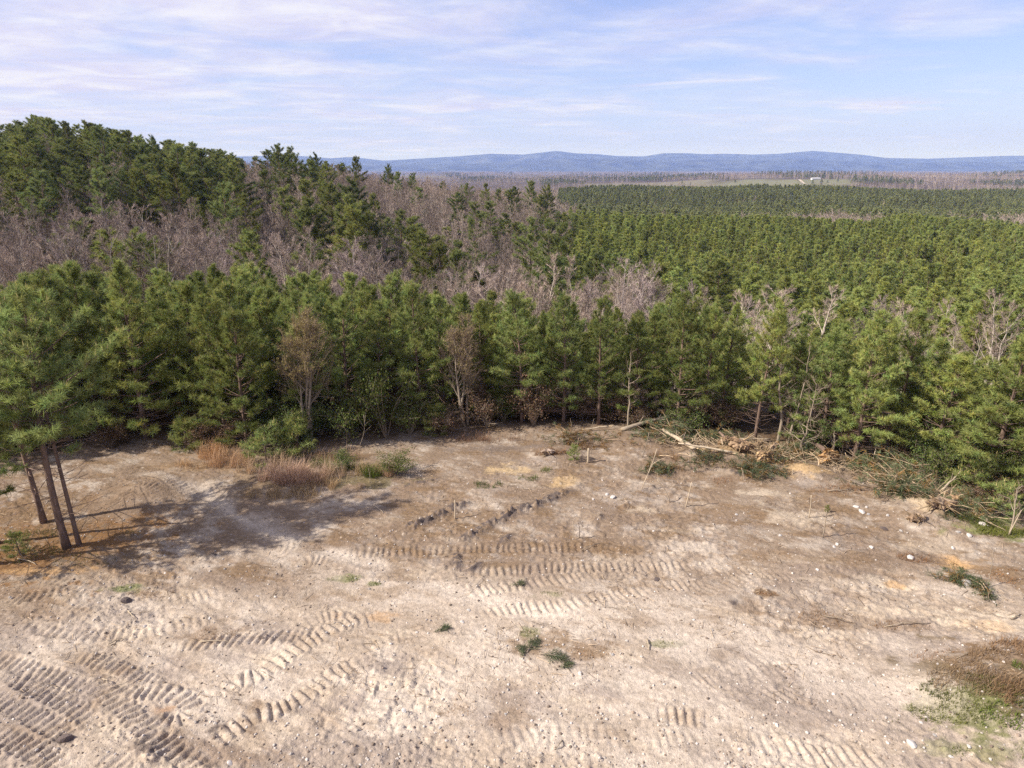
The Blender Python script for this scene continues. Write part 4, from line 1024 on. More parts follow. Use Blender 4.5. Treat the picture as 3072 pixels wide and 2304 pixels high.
def instancer(name, lst, meshes, mh, label, cat):
    """one mass of trees: points on the land carrying instances of a few grown trees"""
    A = np.array(lst, float); n = len(A)
    colx = bpy.data.collections.new(name + '_kinds')
    for i, me in enumerate(meshes):
        colx.objects.link(bpy.data.objects.new('%s_kind_%02d' % (name, i), me))
    me = bpy.data.meshes.new(name); me.vertices.add(n)
    me.vertices.foreach_set('co', np.stack([A[:, 1], A[:, 0], A[:, 2] - .1], -1).astype(np.float32).ravel())
    def attr(nm, t, v):
        a = me.attributes.new(nm, t, 'POINT'); a.data.foreach_set('value', v)
    attr('sc', 'FLOAT', (A[:, 3] / mh).astype(np.float32)); attr('rz', 'FLOAT', (rng.random(n) * 6.28).astype(np.float32)); attr('vi', 'INT', rng.integers(0, len(meshes), n).astype(np.int32))
    ng = bpy.data.node_groups.new(name, 'GeometryNodeTree'); N, L = ng.nodes, ng.links
    ng.interface.new_socket('Geometry', in_out='INPUT', socket_type='NodeSocketGeometry'); ng.interface.new_socket('Geometry', in_out='OUTPUT', socket_type='NodeSocketGeometry')
    gi, go = N.new('NodeGroupInput'), N.new('NodeGroupOutput'); ip = N.new('GeometryNodeInstanceOnPoints'); ci = N.new('GeometryNodeCollectionInfo')
    ci.inputs['Collection'].default_value = colx; ci.inputs['Separate Children'].default_value = True; ci.inputs['Reset Children'].default_value = True
    def na(nm, t):
        q = N.new('GeometryNodeInputNamedAttribute'); q.data_type = t; q.inputs['Name'].default_value = nm; return q.outputs['Attribute']
    cx = N.new('ShaderNodeCombineXYZ'); L.new(na('rz', 'FLOAT'), cx.inputs['Z'])
    L.new(gi.outputs[0], ip.inputs['Points']); L.new(ci.outputs[0], ip.inputs['Instance']); ip.inputs['Pick Instance'].default_value = True
    L.new(na('vi', 'INT'), ip.inputs['Instance Index']); L.new(cx.outputs[0], ip.inputs['Rotation']); L.new(na('sc', 'FLOAT'), ip.inputs['Scale'])
    L.new(ip.outputs[0], go.inputs[0])
    o = obj(name, me); md = o.modifiers.new('trees', 'NODES'); md.node_group = ng
    return tag(o, label, cat, None, 'stuff')
PLANTW = [one_mesh('plantation_pine', *grow_pine(320 + i, 9.0, .28, [2.1, 1.85, 2.2, 1.7, 2.0, 2.25][i], .58, (4, 6), 14, .36, .075, 2.2, 0, .35), [M_BARK, M_NEEDLE_PLANT]) for i in range(6)]
HILLFAR = [one_mesh('hill_pine', *grow_pine(250 + i, 12.5, .36, 2.8, .9, (3, 6), 7, .5, .11, 1.8, 0, .4, None, .3, True), [M_BARK, M_NEEDLE_OLD]) for i in range(3)]
if rest_h: instancer('hill_forest', rest_h, HILLFAR, 12.5, 'mass of dark pines farther back on the left hill and ridge', 'forest')
instancer('pine_plantation', rest_p, PLANTW, 9.0, 'dense even green pine plantation filling the valley at the right', 'forest')
instancer('bare_woods', rest_b, BARE[:5], 9.5, 'mass of grey-brown leafless woods on the middle slopes', 'forest')
instancer('far_pine_woods', zall(farp), FARP, 9.0, 'distant dark green pine woods beyond the near plantation', 'forest')
instancer('far_bare_woods', zall(farb), FARB, 10.0, 'distant purplish leafless woods on the plain before the blue hills', 'forest')
print('TREES fill', nfill, 'hill', len(pines), 'plant', len(plants), 'bare', len(bares), 'farp', len(farp), 'farb', len(farb))

# ------------------------------------------------------------------ farmhouse and trees on the far pasture
def mat_plain(name, c, rough=.7): return mat_solid(name, c, .06, 2.0, rough, False, 0, 20, 0)
M_WHITE = mat_plain('white_siding', (.80, .79, .76)); M_ROOF = mat_plain('grey_roofing', (.46, .45, .45)); M_PANE = mat_plain('dark_glass', (.05, .06, .07), .2); M_TRIM = mat_plain('trim', (.66, .65, .62))
def box(mb, x0, x1, y0, y1, z0, z1, col=(1, 1, 1), m=0):
    V = [(x, y, z) for z in (z0, z1) for y in (y0, y1) for x in (x0, x1)]
    return mb.add(V, [[0, 2, 1], [1, 2, 3], [4, 5, 6], [5, 7, 6], [0, 1, 4], [1, 5, 4], [2, 6, 3], [3, 6, 7], [0, 4, 2], [2, 4, 6], [1, 3, 5], [3, 7, 5]], col, m)
hx, hy, _ = at_depth(2445, 548, 1480); hzz = float(terrain(hx, hy))
hs = empty('farmhouse', (hx, hy, hzz), .12, .8); tag(hs, 'long low white farmhouse on the distant pasture hill', 'house')
obj('wall', box(MB(), -12, 12, -4, 4, -.8, 3.4).mesh('wall', [M_WHITE]), hs)
rf = MB(); rf.add([(-12.8, -4.9, 3.3), (12.8, -4.9, 3.3), (12.8, 0, 5.6), (-12.8, 0, 5.6), (-12.8, 4.9, 3.3), (12.8, 4.9, 3.3), (-12.8, -4.9, 3.05), (12.8, -4.9, 3.05), (12.8, 4.9, 3.05), (-12.8, 4.9, 3.05)],
       [[0, 1, 2], [0, 2, 3], [3, 2, 5], [3, 5, 4], [6, 7, 1], [6, 1, 0], [1, 7, 8], [1, 8, 5], [1, 5, 2], [6, 0, 4], [6, 4, 9], [0, 3, 4], [6, 9, 8], [6, 8, 7], [4, 5, 8], [4, 8, 9]])
rfo = obj('roof', rf.mesh('roof', [M_ROOF]), hs); obj('chimney', box(MB(), 3.4, 4.3, .6, 1.4, 4.6, 6.6).mesh('chimney', [mat_plain('chimney_brick', (.3, .16, .11))]), rfo)
for k, xw in enumerate((-9.5, -6, 1.5, 5, 9)):
    wn = obj('window', box(MB(), xw - .75, xw + .75, -4.09, -4.002, .9, 2.5).mesh('window', [M_TRIM]), hs)
    obj('pane', box(MB(), xw - .6, xw + .6, -4.13, -4.092, 1.05, 2.35).mesh('pane', [M_PANE]), wn)
obj('door', box(MB(), -2.6, -1.5, -4.1, -4.002, -.3, 2.2).mesh('door', [mat_plain('door_paint', (.22, .12, .09))]), hs)
for (px, Yd, h, lb) in [(2437, 1330, 9, 'left of two round dark trees on the slope below the farmhouse'), (2461, 1335, 9, 'right of two round dark trees on the slope below the farmhouse'),
                        (2468, 1490, 14, 'pointed dark tree right beside the farmhouse'), (2490, 1500, 10, 'lower dark tree second to the right of the farmhouse'), (2480, 1360, 6, 'small bush right of the two round trees below the farmhouse'),
                        (2235, 900, 11, 'lone round tree at the near side of the pasture'), (2286, 905, 10, 'smaller lone tree right of the round one at the near side of the pasture'), (2205, 1500, 7, 'small tree standing on the far pasture')]:
    x, y, _ = at_depth(px, 560, Yd); z = float(terrain(x, y))
    add_tree('pasture_tree', HILL[(px * 7) % 6], x, y, z - 2.0, h + 2, px * .1, lb, None, 'tree', 1.5)
# pale dirt drive on the pasture slope below the house
dv = []
for t in np.linspace(0, 1, 12):
    x, y, _ = at_depth(2385 + 55 * t, 560, 1480 - 230 * t); dv.append((x, y))
dv = np.array(dv); nrm = np.stack([-(np.gradient(dv[:, 1])), np.gradient(dv[:, 0])], -1); nrm /= np.linalg.norm(nrm, axis=1)[:, None]
a_, b_ = dv + nrm * 2.6, dv - nrm * 2.6; Vd = np.vstack([np.c_[a_, terrain(a_[:, 0], a_[:, 1]) + .6], np.c_[b_, terrain(b_[:, 0], b_[:, 1]) + .6]])
Fd = np.array([[i, i + 1, 13 + i, 12 + i] for i in range(11)])
tag(obj('dirt_drive', mesh_np('dirt_drive', Vd, Fd, [mat_plain('drive_dirt', (.40, .34, .26), .95)])), kind='structure')

# ------------------------------------------------------------------ stones
def stone_mesh(seed, flat=.6):
    r = np.random.default_rng(seed)
    ph = (1 + 5 ** .5) / 2
    V = unit(np.array([(-1, ph, 0), (1, ph, 0), (-1, -ph, 0), (1, -ph, 0), (0, -1, ph), (0, 1, ph), (0, -1, -ph), (0, 1, -ph), (ph, 0, -1), (ph, 0, 1), (-ph, 0, -1), (-ph, 0, 1)], float))
    F = [(0, 11, 5), (0, 5, 1), (0, 1, 7), (0, 7, 10), (0, 10, 11), (1, 5, 9), (5, 11, 4), (11, 10, 2), (10, 7, 6), (7, 1, 8), (3, 9, 4), (3, 4, 2), (3, 2, 6), (3, 6, 8), (3, 8, 9), (4, 9, 5), (2, 4, 11), (6, 2, 10), (8, 6, 7), (9, 8, 1)]
    V = V * (.75 + .5 * r.random((12, 1))) * np.array([1, .75, flat])
    return V, np.array(F)
def subdiv(V, F, r, amp):
    V = list(map(np.array, V)); cache = {}; out = []
    def mid(a, b):
        k = (min(a, b), max(a, b))
        if k not in cache:
            cache[k] = len(V); V.append((V[a] + V[b]) / 2 * (1.06 + r.normal() * amp))
        return cache[k]
    for a, b, c in F:
        p, q, s = mid(a, b), mid(b, c), mid(c, a); out += [(a, p, s), (p, b, q), (s, q, c), (p, q, s)]
    return np.array(V), np.array(out)
STONES = []
for i in range(6):
    r_ = np.random.default_rng(600 + i); V, F = stone_mesh(600 + i); V, F = subdiv(V, F, r_, .05); STONES.append(MB().add(V, F).mesh('stone', [M_ROCK]))
M_DARKCLOD = mat_solid('dark_clod', (.13, .10, .088), .3, 10, .95, False, .02, 15, .1); M_WHITESTONE = mat_solid('white_stone', (.52, .47, .42), .15, 10, .8, False, .008, 25, .08)
def recolour(me, mt):
    c = me.copy(); c.materials.clear(); c.materials.append(mt); return c
STW = [recolour(s, M_WHITESTONE) for s in STONES]; STD = [recolour(s, M_DARKCLOD) for s in STONES]
def stone(px, py, size_px, label, me, group=None, name='stone'):
    x, y, z = gpt(px, py); dist = math.hypot(math.hypot(x, y), CAMH - z); s = size_px / FPX * dist * .42
    o = obj(name, me, None, (x, y, z + s * .05), (rng.normal() * .2, rng.normal() * .2, rng.random() * 6.28), s * 1.1)
    return tag(o, label, 'stone', group)
SL = [(1839, 1501, 24, 1, 'white stone lying on brown soil in the middle of the clearing'), (2584, 1545, 19, 1, 'white stone at the left of the right-hand brush pile'), (2567, 1530, 18, 0, 'pale flat stone just behind the white one left of the right-hand brush pile'),
      (2650, 1594, 24, 2, 'dark-sided clod below the right-hand brush pile'), (2940, 1587, 24, 1, 'pale flat stone right of the right-hand brush pile'), (2731, 1680, 26, 0, 'grey boulder beside the brown weeds at the right'),
      (2897, 1757, 34, 0, 'largest grey boulder beside the green tuft at the right'), (2732, 2245, 26, 1, 'white upright stone casting a dark shadow near the lower right'), (1969, 1749, 24, 2, 'dark clod at the end of the upper crawler track'),
      (689, 2283, 22, 1, 'white stone at the bottom edge, lower left'), (194, 2218, 40, 2, 'large dark clod in the lower left track marks'), (380, 1800, 34, 2, 'dark clod below the green grass spot at the left'),
      (1213, 2137, 18, 1, 'pale stone in the lower middle left of the clearing'), (1740, 2030, 16, 1, 'pale round stone below the fresh pine bough'), (1387, 1868, 15, 1, 'pale stone at the left end of the lowest crawler track'), (2904, 1620, 20, 1, 'pale stone on the bare bank at the right'),
      (2330, 2178, 15, 1, 'white pebble-like stone in the lower right of the clearing'), (1173, 2052, 17, 0, 'grey stone in the mauve soil patch, lower middle left')]
for q, (px, py, s, kd, lb) in enumerate(SL): stone(px, py, s, lb, (STONES, STW, STD)[kd][q % 6], 'stones on the clearing')
SM = [(1820, 1492, 14), (1779, 1506, 11), (2208, 1554, 11), (2338, 1622, 14), (2604, 1552, 13), (2597, 1533, 11), (2660, 1558, 12), (2612, 1651, 14), (2955, 1589, 12), (2858, 1648, 15), (2869, 1611, 14), (2879, 1727, 15), (2509, 1645, 13), (2218, 2252, 13), (1517, 2144, 10), (1109, 1692, 13), (1407, 1834, 14), (1991, 2062, 11), (1837, 1973, 12), (1626, 2194, 14), (1320, 2182, 11),
      (434, 1876, 13), (628, 1853, 12), (86, 2009, 11), (127, 2007, 11), (796, 2061, 10), (2500, 1654, 11), (1080, 2290, 12), (900, 2120, 10), (980, 1900, 11), (1480, 2010, 10), (1560, 2250, 11), (2050, 2120, 10), (2420, 2200, 11), (2620, 2060, 10), (2760, 2180, 12), (2850, 2280, 13), (2900, 2260, 12), (2800, 2220, 11), (740, 2180, 11), (1130, 1950, 10), (2080, 1870, 11), (2300, 1930, 10), (1960, 1600, 10), (2450, 1720, 11), (1250, 1900, 11), (2700, 1600, 12), (1745, 1690, 10)]
for q, (px, py, s) in enumerate(SM): stone(px, py, s, 'fist-sized pale stone scattered over the bare clearing', (STONES, STW)[q % 2][q % 6], 'small stones scattered over the clearing')
# gravel and clods nobody could count
gv = MB(); base_st = [stone_mesh(700 + i, .7) for i in range(5)]
for i in range(7000):
    py = 1390 + (2304 - 1390) * rng.random() ** .8; px = rng.uniform(-60, 3130); x, y = G(px, py)
    if y > front_y(x) - .3: continue
    if fbm(x / 1.3, y / 1.3, 2, 707) < .46 and rng.random() < .7: continue
    s = .014 + .035 * rng.random() ** 3; V, F = base_st[i % 5]; a = rng.random() * 6.28; ca, sa = math.cos(a), math.sin(a)
    V = V @ np.array([[ca, sa, 0], [-sa, ca, 0], [0, 0, 1]]) * s + np.array([x, y, gz(x, y) + s * .2])
    g = rng.random(); gv.add(V, F, np.array((1.15, 1.1, 1.05)) * (.75 + .6 * rng.random()) if g > .45 else np.array((.75, .62, .52)) * (.5 + .6 * rng.random()))
tag(obj('gravel', gv.mesh('gravel', [M_ROCK])), 'loose gravel and crumbs of soil strewn over the clearing', 'gravel', None, 'stuff')

# ------------------------------------------------------------------ grasses
def blades(mb, pts, hts, lean, wd, cols, r):
    n = len(pts); az = r.random(n) * 6.28; d = np.stack([np.cos(az) * lean * r.random(n), np.sin(az) * lean * r.random(n), np.ones(n)], -1); d = unit(d)
    w = np.stack([-np.sin(az), np.cos(az), np.zeros(n)], -1) * (wd * .5); w = w * (.6 + .8 * r.random((n, 1)))
    mid = pts + d * (hts * .6)[:, None]; tip = pts + d * hts[:, None] + np.stack([np.cos(az), np.sin(az), -.35 * np.ones(n)], -1) * (hts * .35 * r.random(n))[:, None]
    V = np.stack([pts - w, pts + w, mid + w * .7, mid - w * .7, tip], 1).reshape(-1, 3); k = np.arange(n)[:, None] * 5
    F = np.vstack([k + [0, 1, 2], k + [0, 2, 3], k + [3, 2, 4]]); mb.add(V, F, np.repeat(cols, 5, 0))
def patch(mb, px, py, rx, ry, n, h, lean, wd, col, seed, cvar=.3, pw=.5):
    r = np.random.default_rng(seed); a, b = G(px, py); rr = r.random(n) ** pw; an = r.random(n) * 6.28
    x = a + np.cos(an) * rr * rx; y = b + np.sin(an) * rr * ry
    keep = fbm(x / .45, y / .45, 2, seed) > .40; x, y = x[keep], y[keep]; n = len(x)
    if n == 0: return
    z = np.array([gz(q, w) for q, w in zip(x, y)]) - .02
    blades(mb, np.stack([x, y, z], -1), h * (.25 + 1.0 * r.random(n) ** 1.6), lean, wd, np.asarray(col) * (1 - cvar + 2 * cvar * r.random((n, 1))), r)
dg = MB()
for (px, py, rx, ry, n, h, c) in [(690, 1395, 1.1, .5, 1500, .9, (1.0, .85, .7)), (640, 1370, .7, .5, 900, 1.0, (1.05, .85, .62)), (790, 1415, 1.2, .55, 1700, 1.0, (1, .92, .8)), (880, 1450, 1.5, .6, 2600, .95, (.98, .86, .84)), (960, 1440, 1.1, .6, 1700, .9, (.95, .88, .8)), (850, 1490, 1.6, .5, 1500, .5, (.75, .7, .55)), (1000, 1470, 1.3, .45, 1100, .5, (.8, .72, .55)),
                                  (1090, 1425, 1.0, .5, 1000, .6, (.8, .75, .55)), (1150, 1430, .5, .3, 700, .8, (1, .86, .75)), (580, 1400, .8, .5, 500, .5, (.9, .75, .55)), (1000, 1380, 1.3, .4, 700, .7, (.7, .6, .5)), (1450, 1320, 2.2, .4, 700, .5, (.45, .33, .28))]:
    patch(dg, px, py, rx, ry, int(n * 1.1), h, .75, .011, c, int(px + py), .35, .7)
tag(obj('dry_grass', dg.mesh('dry_grass', [M_DRYGRASS])), 'tall tan dry grass in front of the budding tree at the left', 'grass', None, 'stuff')
gg = MB()
for (px, py, rx, ry, n, h, c) in [(375, 1762, .6, .2, 300, .09, (1.0, 1.0, .75)), (1030, 1740, .55, .16, 300, .09, (1, 1, .8)), (1120, 1754, .3, .1, 150, .09, (1, 1.1, .8)), (1590, 1905, .3, .2, 160, .08, (1, .9, .7)), (1985, 1942, .4, .12, 160, .08, (1.1, .95, .6)), (1655, 1788, .4, .15, 130, .08, (1, .95, .7)), (1455, 1465, .8, .3, 500, .2, (.7, .8, .6)), (1590, 1445, .6, .25, 260, .18, (.8, .9, .7)), (1640, 1420, .3, .2, 160, .2, (1.1, 1.2, .8)),
                                  (1040, 1420, .9, .4, 1100, .55, (1.0, 1.15, .7)), (1110, 1435, .5, .3, 500, .6, (1.0, 1.1, .7)), (960, 1400, .5, .3, 400, .5, (.9, 1, .7)),
                                  (3000, 1605, 1.3, .35, 1500, .2, (1.3, 1.2, .8)), (2930, 1580, 1.0, .3, 700, .25, (1.1, 1.1, .8)), (2900, 2150, 1.5, .5, 2600, .13, (1.1, 1.0, .75)), (3020, 2190, 1.0, .35, 1500, .16, (1.1, 1.2, .8)), (2860, 2095, .9, .4, 1200, .16, (.8, .75, .6)), (3060, 2060, .4, .25, 260, .2, (1, 1.2, .8)),
                                  (2990, 2280, 1.0, .2, 300, .1, (1, 1, .7)), (2850, 2265, .4, .12, 130, .1, (1, 1, .7)), (2650, 2175, .9, .2, 70, .08, (1.1, 1, .6)), (250, 1680, 1.2, .4, 260, .16, (.8, .8, .6)), (60, 1660, 1.5, .6, 500, .2, (.8, .9, .6)), (140, 1600, .9, .3, 240, .25, (.7, .8, .6)), (370, 1600, .9, .3, 120, .16, (.7, .75, .6))]:
    patch(gg, px, py, rx, ry, n, h, .8, .014, c, int(px + py) + 1)
tag(obj('green_grass', gg.mesh('green_grass', [M_GRASS])), 'scattered tufts and low mats of green grass in the clearing', 'grass', None, 'stuff')
bw = MB()   # dry brown weeds of the mound in the lower right and loose litter
for (px, py, rx, ry, n, h, c) in [(3040, 2060, 1.7, .9, 4200, .26, (.50, .44, .36)), (2930, 2080, 1.3, .7, 2400, .22, (.46, .42, .34)), (3060, 1990, 1.0, .5, 1700, .28, (.55, .45, .35)), (3060, 2140, .9, .4, 1300, .28, (.5, .4, .3)), (2760, 1680, .8, .3, 900, .16, (.5, .36, .26)), (2480, 1862, .9, .35, 900, .09, (.5, .38, .25)), (2300, 1790, .3, .12, 160, .10, (.5, .33, .2)), (2680, 1880, .7, .2, 350, .1, (.5, .38, .25)), (2800, 1985, .7, .25, 300, .1, (.55, .4, .28)),
                                  (3040, 1740, .9, .5, 900, .12, (.6, .4, .24)), (1800, 1655, 1.1, .4, 600, .07, (.55, .38, .22)), (1780, 1955, .7, .4, 450, .07, (.6, .4, .2)), (640, 1900, .8, .3, 400, .1, (.5, .4, .3)), (470, 1780, .7, .2, 250, .1, (.5, .4, .28)), (1370, 2135, .5, .2, 250, .07, (.5, .36, .22)), (1650, 1375, .8, .3, 700, .3, (.5, .36, .24)), (1760, 1350, 1.4, .4, 900, .25, (.45, .36, .26)), (1980, 1385, 1.0, .35, 700, .3, (.5, .4, .28)),
                                  (2130, 1450, 1.0, .35, 500, .15, (.55, .38, .26)), (2540, 1480, 1.6, .4, 500, .2, (.6, .42, .3))]:
    patch(bw, px, py, rx, ry, n, h, 1.3, .012, c, int(px + py) + 2)
tag(obj('brown_weeds', bw.mesh('brown_weeds', [M_DRYGRASS])), 'matted dry brown weeds on the mound in the lower right and in patches', 'weeds', None, 'stuff')
# twigs and needles strewn over the cleared ground
tl = MB()
for i in range(5200):
    py = 1400 + 700 * rng.random() ** 1.5; px = rng.uniform(0, 3072); x, y = G(px, py)
    if y > front_y(x) - .2 or fbm(x / 1.5, y / 1.5, 2, 733) < .48: continue
    a = rng.random() * 6.28; L = .08 + .35 * rng.random() ** 2; dx, dy = math.cos(a) * L * .5, math.sin(a) * L * .5; w_ = .006 + .01 * rng.random()
    z1, z2 = gz(x - dx, y - dy) + .02, gz(x + dx, y + dy) + .02 + .05 * rng.random()
    tl.tube([(x - dx, y - dy, z1), (x + dx, y + dy, z2)], np.array([w_, w_ * .6]) * .6, 3, np.array((1.2, 1.1, 1)) * (.4 + 1.0 * rng.random()), cap=False)
tag(obj('twig_litter', tl.mesh('twig_litter', [M_DEADWOOD])), 'broken twigs strewn over the brown part of the clearing', 'twigs', None, 'stuff')

# ------------------------------------------------------------------ stakes, sticks and dead stems that stand in the clearing
def stem(name, px, py, tx, ty, r0, label, cat='stake', bend=.03, forks=0, mt=None, r1=None):
    """foot at (px, py); its tip is seen at (tx, ty)"""
    x, y, z = gpt(px, py); d = ray(tx, ty); t = y / d[1]; X2, Z2 = d[0] * t, CAMH + d[2] * t
    top = np.array([X2 - x, rng.normal() * .04, max(.15, Z2 - z)]); s = np.linspace(0, 1, 7)[:, None]
    P = top * s + np.sin(s * 3.1) * np.array([bend, bend * .5, 0]) * np.linalg.norm(top); P[0] += (0, 0, -.1)
    e = empty(name, (x, y, z)); tag(e, label, cat)
    obj('shaft', MB().tube(P, np.linspace(r0, r1 or r0 * .6, 7), 6).mesh('shaft', [mt or M_PALEWOOD], True), e)
    for k in range(forks):
        u = .35 + .55 * rng.random(); q = np.array([np.interp(u, s[:, 0], P[:, c]) for c in range(3)]); dd = unit(top) + rng.normal(size=3) * .5
        q2 = q + dd * np.linalg.norm(top) * .28 * rng.uniform(.5, 1.1)
        obj('twig', MB().tube(np.stack([q, (q + q2) / 2 + rng.normal(size=3) * .02, q2]), np.array([r0 * .45, r0 * .35, r0 * .2]), 4).mesh('twig', [mt or M_PALEWOOD]), e)
    return e
stem('wooden_stake', 1365, 1562, 1364, 1502, .028, 'pale wooden stake upright on brown soil, left of the long dark clod line', bend=.01, r1=.022)
stem('wooden_stake', 1763, 1396, 1766, 1346, .06, 'short thick pale broken stem standing below the leaning log', bend=.01, r1=.045, forks=1)
stem('wooden_stake', 1720, 1628, 1719, 1566, .016, 'thin leaning stick, left one of a close pair in mid-clearing', bend=.01, r1=.012)
stem('wooden_stake', 1737, 1624, 1739, 1580, .018, 'shorter stick, right one of a close pair in mid-clearing', bend=.02, r1=.013)
stem('wooden_stake', 2056, 1527, 2074, 1445, .024, 'pale slanting stake right of the dead curved stem', bend=.01, r1=.018)
stem('dead_stem', 1922, 1478, 1972, 1348, .02, 'tall thin slanting dead sapling with twiggy top in mid-clearing', 'dead stem', .03, 5)
stem('dead_stem', 2010, 1514, 1972, 1440, .026, 'dead curved forked stem left of the slanting stake', 'dead stem', .06, 3)
stem('wooden_stake', 2425, 1562, 2432, 1484, .024, 'pale stake upright in the sandy patch at the right', bend=.03, r1=.018)
stem('dead_stem', 2466, 1622, 2478, 1530, .022, 'brownish thin stem right of the sandy patch stake', 'dead stem', .02, 3, M_DEADWOOD)
stem('dead_stem', 2374, 1440, 2380, 1408, .025, 'short stub beside the orange clay mound', 'dead stem', .05, 1)
stem('dead_stem', 2230, 1450, 2226, 1405, .02, 'short pale stem in the green brush at mid right', 'dead stem', .02, 1)
stem('dead_stem', 1925, 1382, 1948, 1300, .02, 'dark thin stem left of the fallen pale log', 'dead stem', .03, 2, M_DEADWOOD)
stem('dead_stem', 2960, 1770, 2985, 1650, .014, 'thin dark weed stalk at the right beside the green tuft', 'dead stem', .03, 3, M_DEADWOOD)
stem('wooden_stake', 3018, 2218, 3016, 2166, .018, 'thin pale stick standing in the weed mound at the lower right', bend=.02)
stem('wooden_stake', 3022, 1612, 3068, 1530, .022, 'pale slanting stick at the right edge', bend=.02)
stem('dead_stem', 1110, 1455, 1104, 1405, .012, 'thin pale stalk at the right end of the dry grass', 'dead stem', .05, 1)
stem('dead_stem', 2615, 1392, 2632, 1320, .028, 'dead pale snag stub beside the pine right of the orange root plate', 'dead stem', .03, 1)
stem('dead_stem', 1075, 1345, 1090, 1245, .016, 'reddish drooping dead weed clump in the shade behind the grass', 'dead stem', .08, 7, M_DEADWOOD)
stem('dead_stem', 2020, 1348, 2030, 1290, .018, 'thin broken stem beside the fallen trunks', 'dead stem', .05, 2)
def stick(px, py, qx, qy, r0, label, lift=.05, forks=1, mt=None):
    a, b = np.array(gpt(px, py)), np.array(gpt(qx, qy)); e = empty('stick', a); tag(e, label, 'stick')
    d = b - a; s = np.linspace(0, 1, 6)[:, None]; P = d * s + np.array([0, 0, 1.]) * (np.sin(s * 3.1) * lift + r0 * .7) + rng.normal(size=(6, 3)) * .012
    obj('shaft', MB().tube(P, np.linspace(r0, r0 * .5, 6), 5).mesh('shaft', [mt or M_DEADWOOD], True), e)
    for k in range(forks):
        q = P[2 + k % 3]; obj('twig', MB().tube(np.stack([q, q + unit(d + rng.normal(size=3) * .6 * np.linalg.norm(d)) * np.linalg.norm(d) * .35 + [0, 0, .05]]), np.array([r0 * .5, r0 * .2]), 4).mesh('twig', [mt or M_DEADWOOD]), e)
stick(600, 1925, 700, 1925, .02, 'pale stick lying by the track marks left of centre', mt=M_PALEWOOD); stick(385, 1832, 405, 1856, .02, 'short pale stick below the dark clod at the left', mt=M_PALEWOOD)
stick(20, 1615, 62, 1628, .025, 'pale stick on the orange litter near the left edge', mt=M_PALEWOOD); stick(52, 1672, 110, 1692, .025, 'pale stick lying on litter below the near left pines', mt=M_PALEWOOD)
stick(2900, 1990, 2860, 2010, .02, 'dark forked twig lying left of the weed mound', forks=3); stick(3030, 1872, 3060, 1858, .028, 'dark broken root sticking out of the sandy bank at the right edge'); stick(2650, 1882, 2790, 1880, .018, 'long dark twig lying on the brown patch at the right', forks=2)
stick(2470, 1855, 2560, 1875, .015, 'thin twig in the brown patch left of the long dark twig'); stick(1940, 1930, 1945, 1958, .03, 'small pale stub of wood right of the fresh bough', mt=M_PALEWOOD); stick(1690, 2225, 1665, 2250, .018, 'dark twig lying in the lower middle')
stick(330, 1930, 370, 1918, .018, 'dark twig at the left among the track ridges', forks=2); stick(305, 2035, 328, 2052, .016, 'pale bent twig among the left track ridges', mt=M_PALEWOOD); stick(1120, 1520, 1150, 1545, .018, 'pale curved twig at the tip of the tree shadow', mt=M_PALEWOOD)
stick(2480, 1485, 2560, 1480, .03, 'charred dark branch lying on the right-hand slope', forks=4); stick(1745, 1660, 1800, 1640, .014, 'thin twig on the litter right of the close pair of sticks')

# ------------------------------------------------------------------ pushed-over trunks, root plates and brush along the edge
def log(p, q, r0, label, stubs=3, broken=True, mt=None):
    p, q = np.array(p), np.array(q); e = empty('fallen_log', p); tag(e, label, 'log'); d = q - p; L = np.linalg.norm(d); s = np.linspace(0, 1, 9)[:, None]
    P = d * s + np.array([0, 0, 1.]) * np.sin(s * 3.1) * L * .01 + rng.normal(size=(9, 3)) * .01
    obj('trunk', MB().tube(P, np.linspace(r0, r0 * .55, 9), 9).mesh('trunk', [mt or M_PALEWOOD], True), e)
    for k in range(stubs):
        u = .25 + .65 * rng.random(); a = P[0] + d * u; dd = unit(d * .4 / L + rng.normal(size=3) * .7 + np.array([0, 0, .5]))
        obj('branch_stub', MB().tube(np.stack([a, a + dd * rng.uniform(.25, .8)]), np.array([r0 * .35, r0 * .12]), 5).mesh('branch_stub', [mt or M_DEADWOOD], True), e)
    if broken:
        m_ = MB(); n = unit(d)
        for k in range(9):
            a = rng.random() * 6.28; v = unit(np.cross(n, [math.cos(a), math.sin(a), .3])); m_.tube(np.stack([v * r0 * .6, v * r0 * (.7 + .4 * rng.random()) - n * rng.uniform(.08, .28)]), np.array([r0 * .25, .004]), 4)
        obj('splintered_end', m_.mesh('splintered_end', [mat_solid('fresh_wood', (.58, .44, .27), .2, 9, .85, True)]), e)
def lift(px, py, Y):      # a point above the clearing at distance Y
    return np.array(at_depth(px, py, Y))
x1, y1, z1 = gpt(2085, 1378); log((x1, y1, z1 + .14), np.array(gpt(1990, 1338)) + [0, .4, .45], .13, 'pale debarked log lying with its splintered end toward the clearing')
x1, y1, z1 = gpt(1865, 1312); log((x1, y1, z1 + .1), lift(2030, 1243, y1 + .8), .11, 'dark leaning log propped up across the shaded stand edge', 4, True, M_DEADWOOD)
x1, y1, z1 = gpt(2190, 1395); log((x1, y1, z1 + .15), lift(2035, 1330, y1 + .6), .055, 'thin bent pale trunk arching left of the uprooted stumps', 5)
x1, y1, z1 = gpt(2195, 1345); log((x1, y1, z1 + .25), lift(2310, 1318, y1 + .4), .07, 'pale short log tilted on top of the uprooted stumps', 2)
x1, y1, z1 = gpt(1825, 1300); log((x1, y1, z1 + .2), lift(1745, 1290, y1 + .1), .045, 'thin pale pole lying in the shade left of the leaning log', 3)
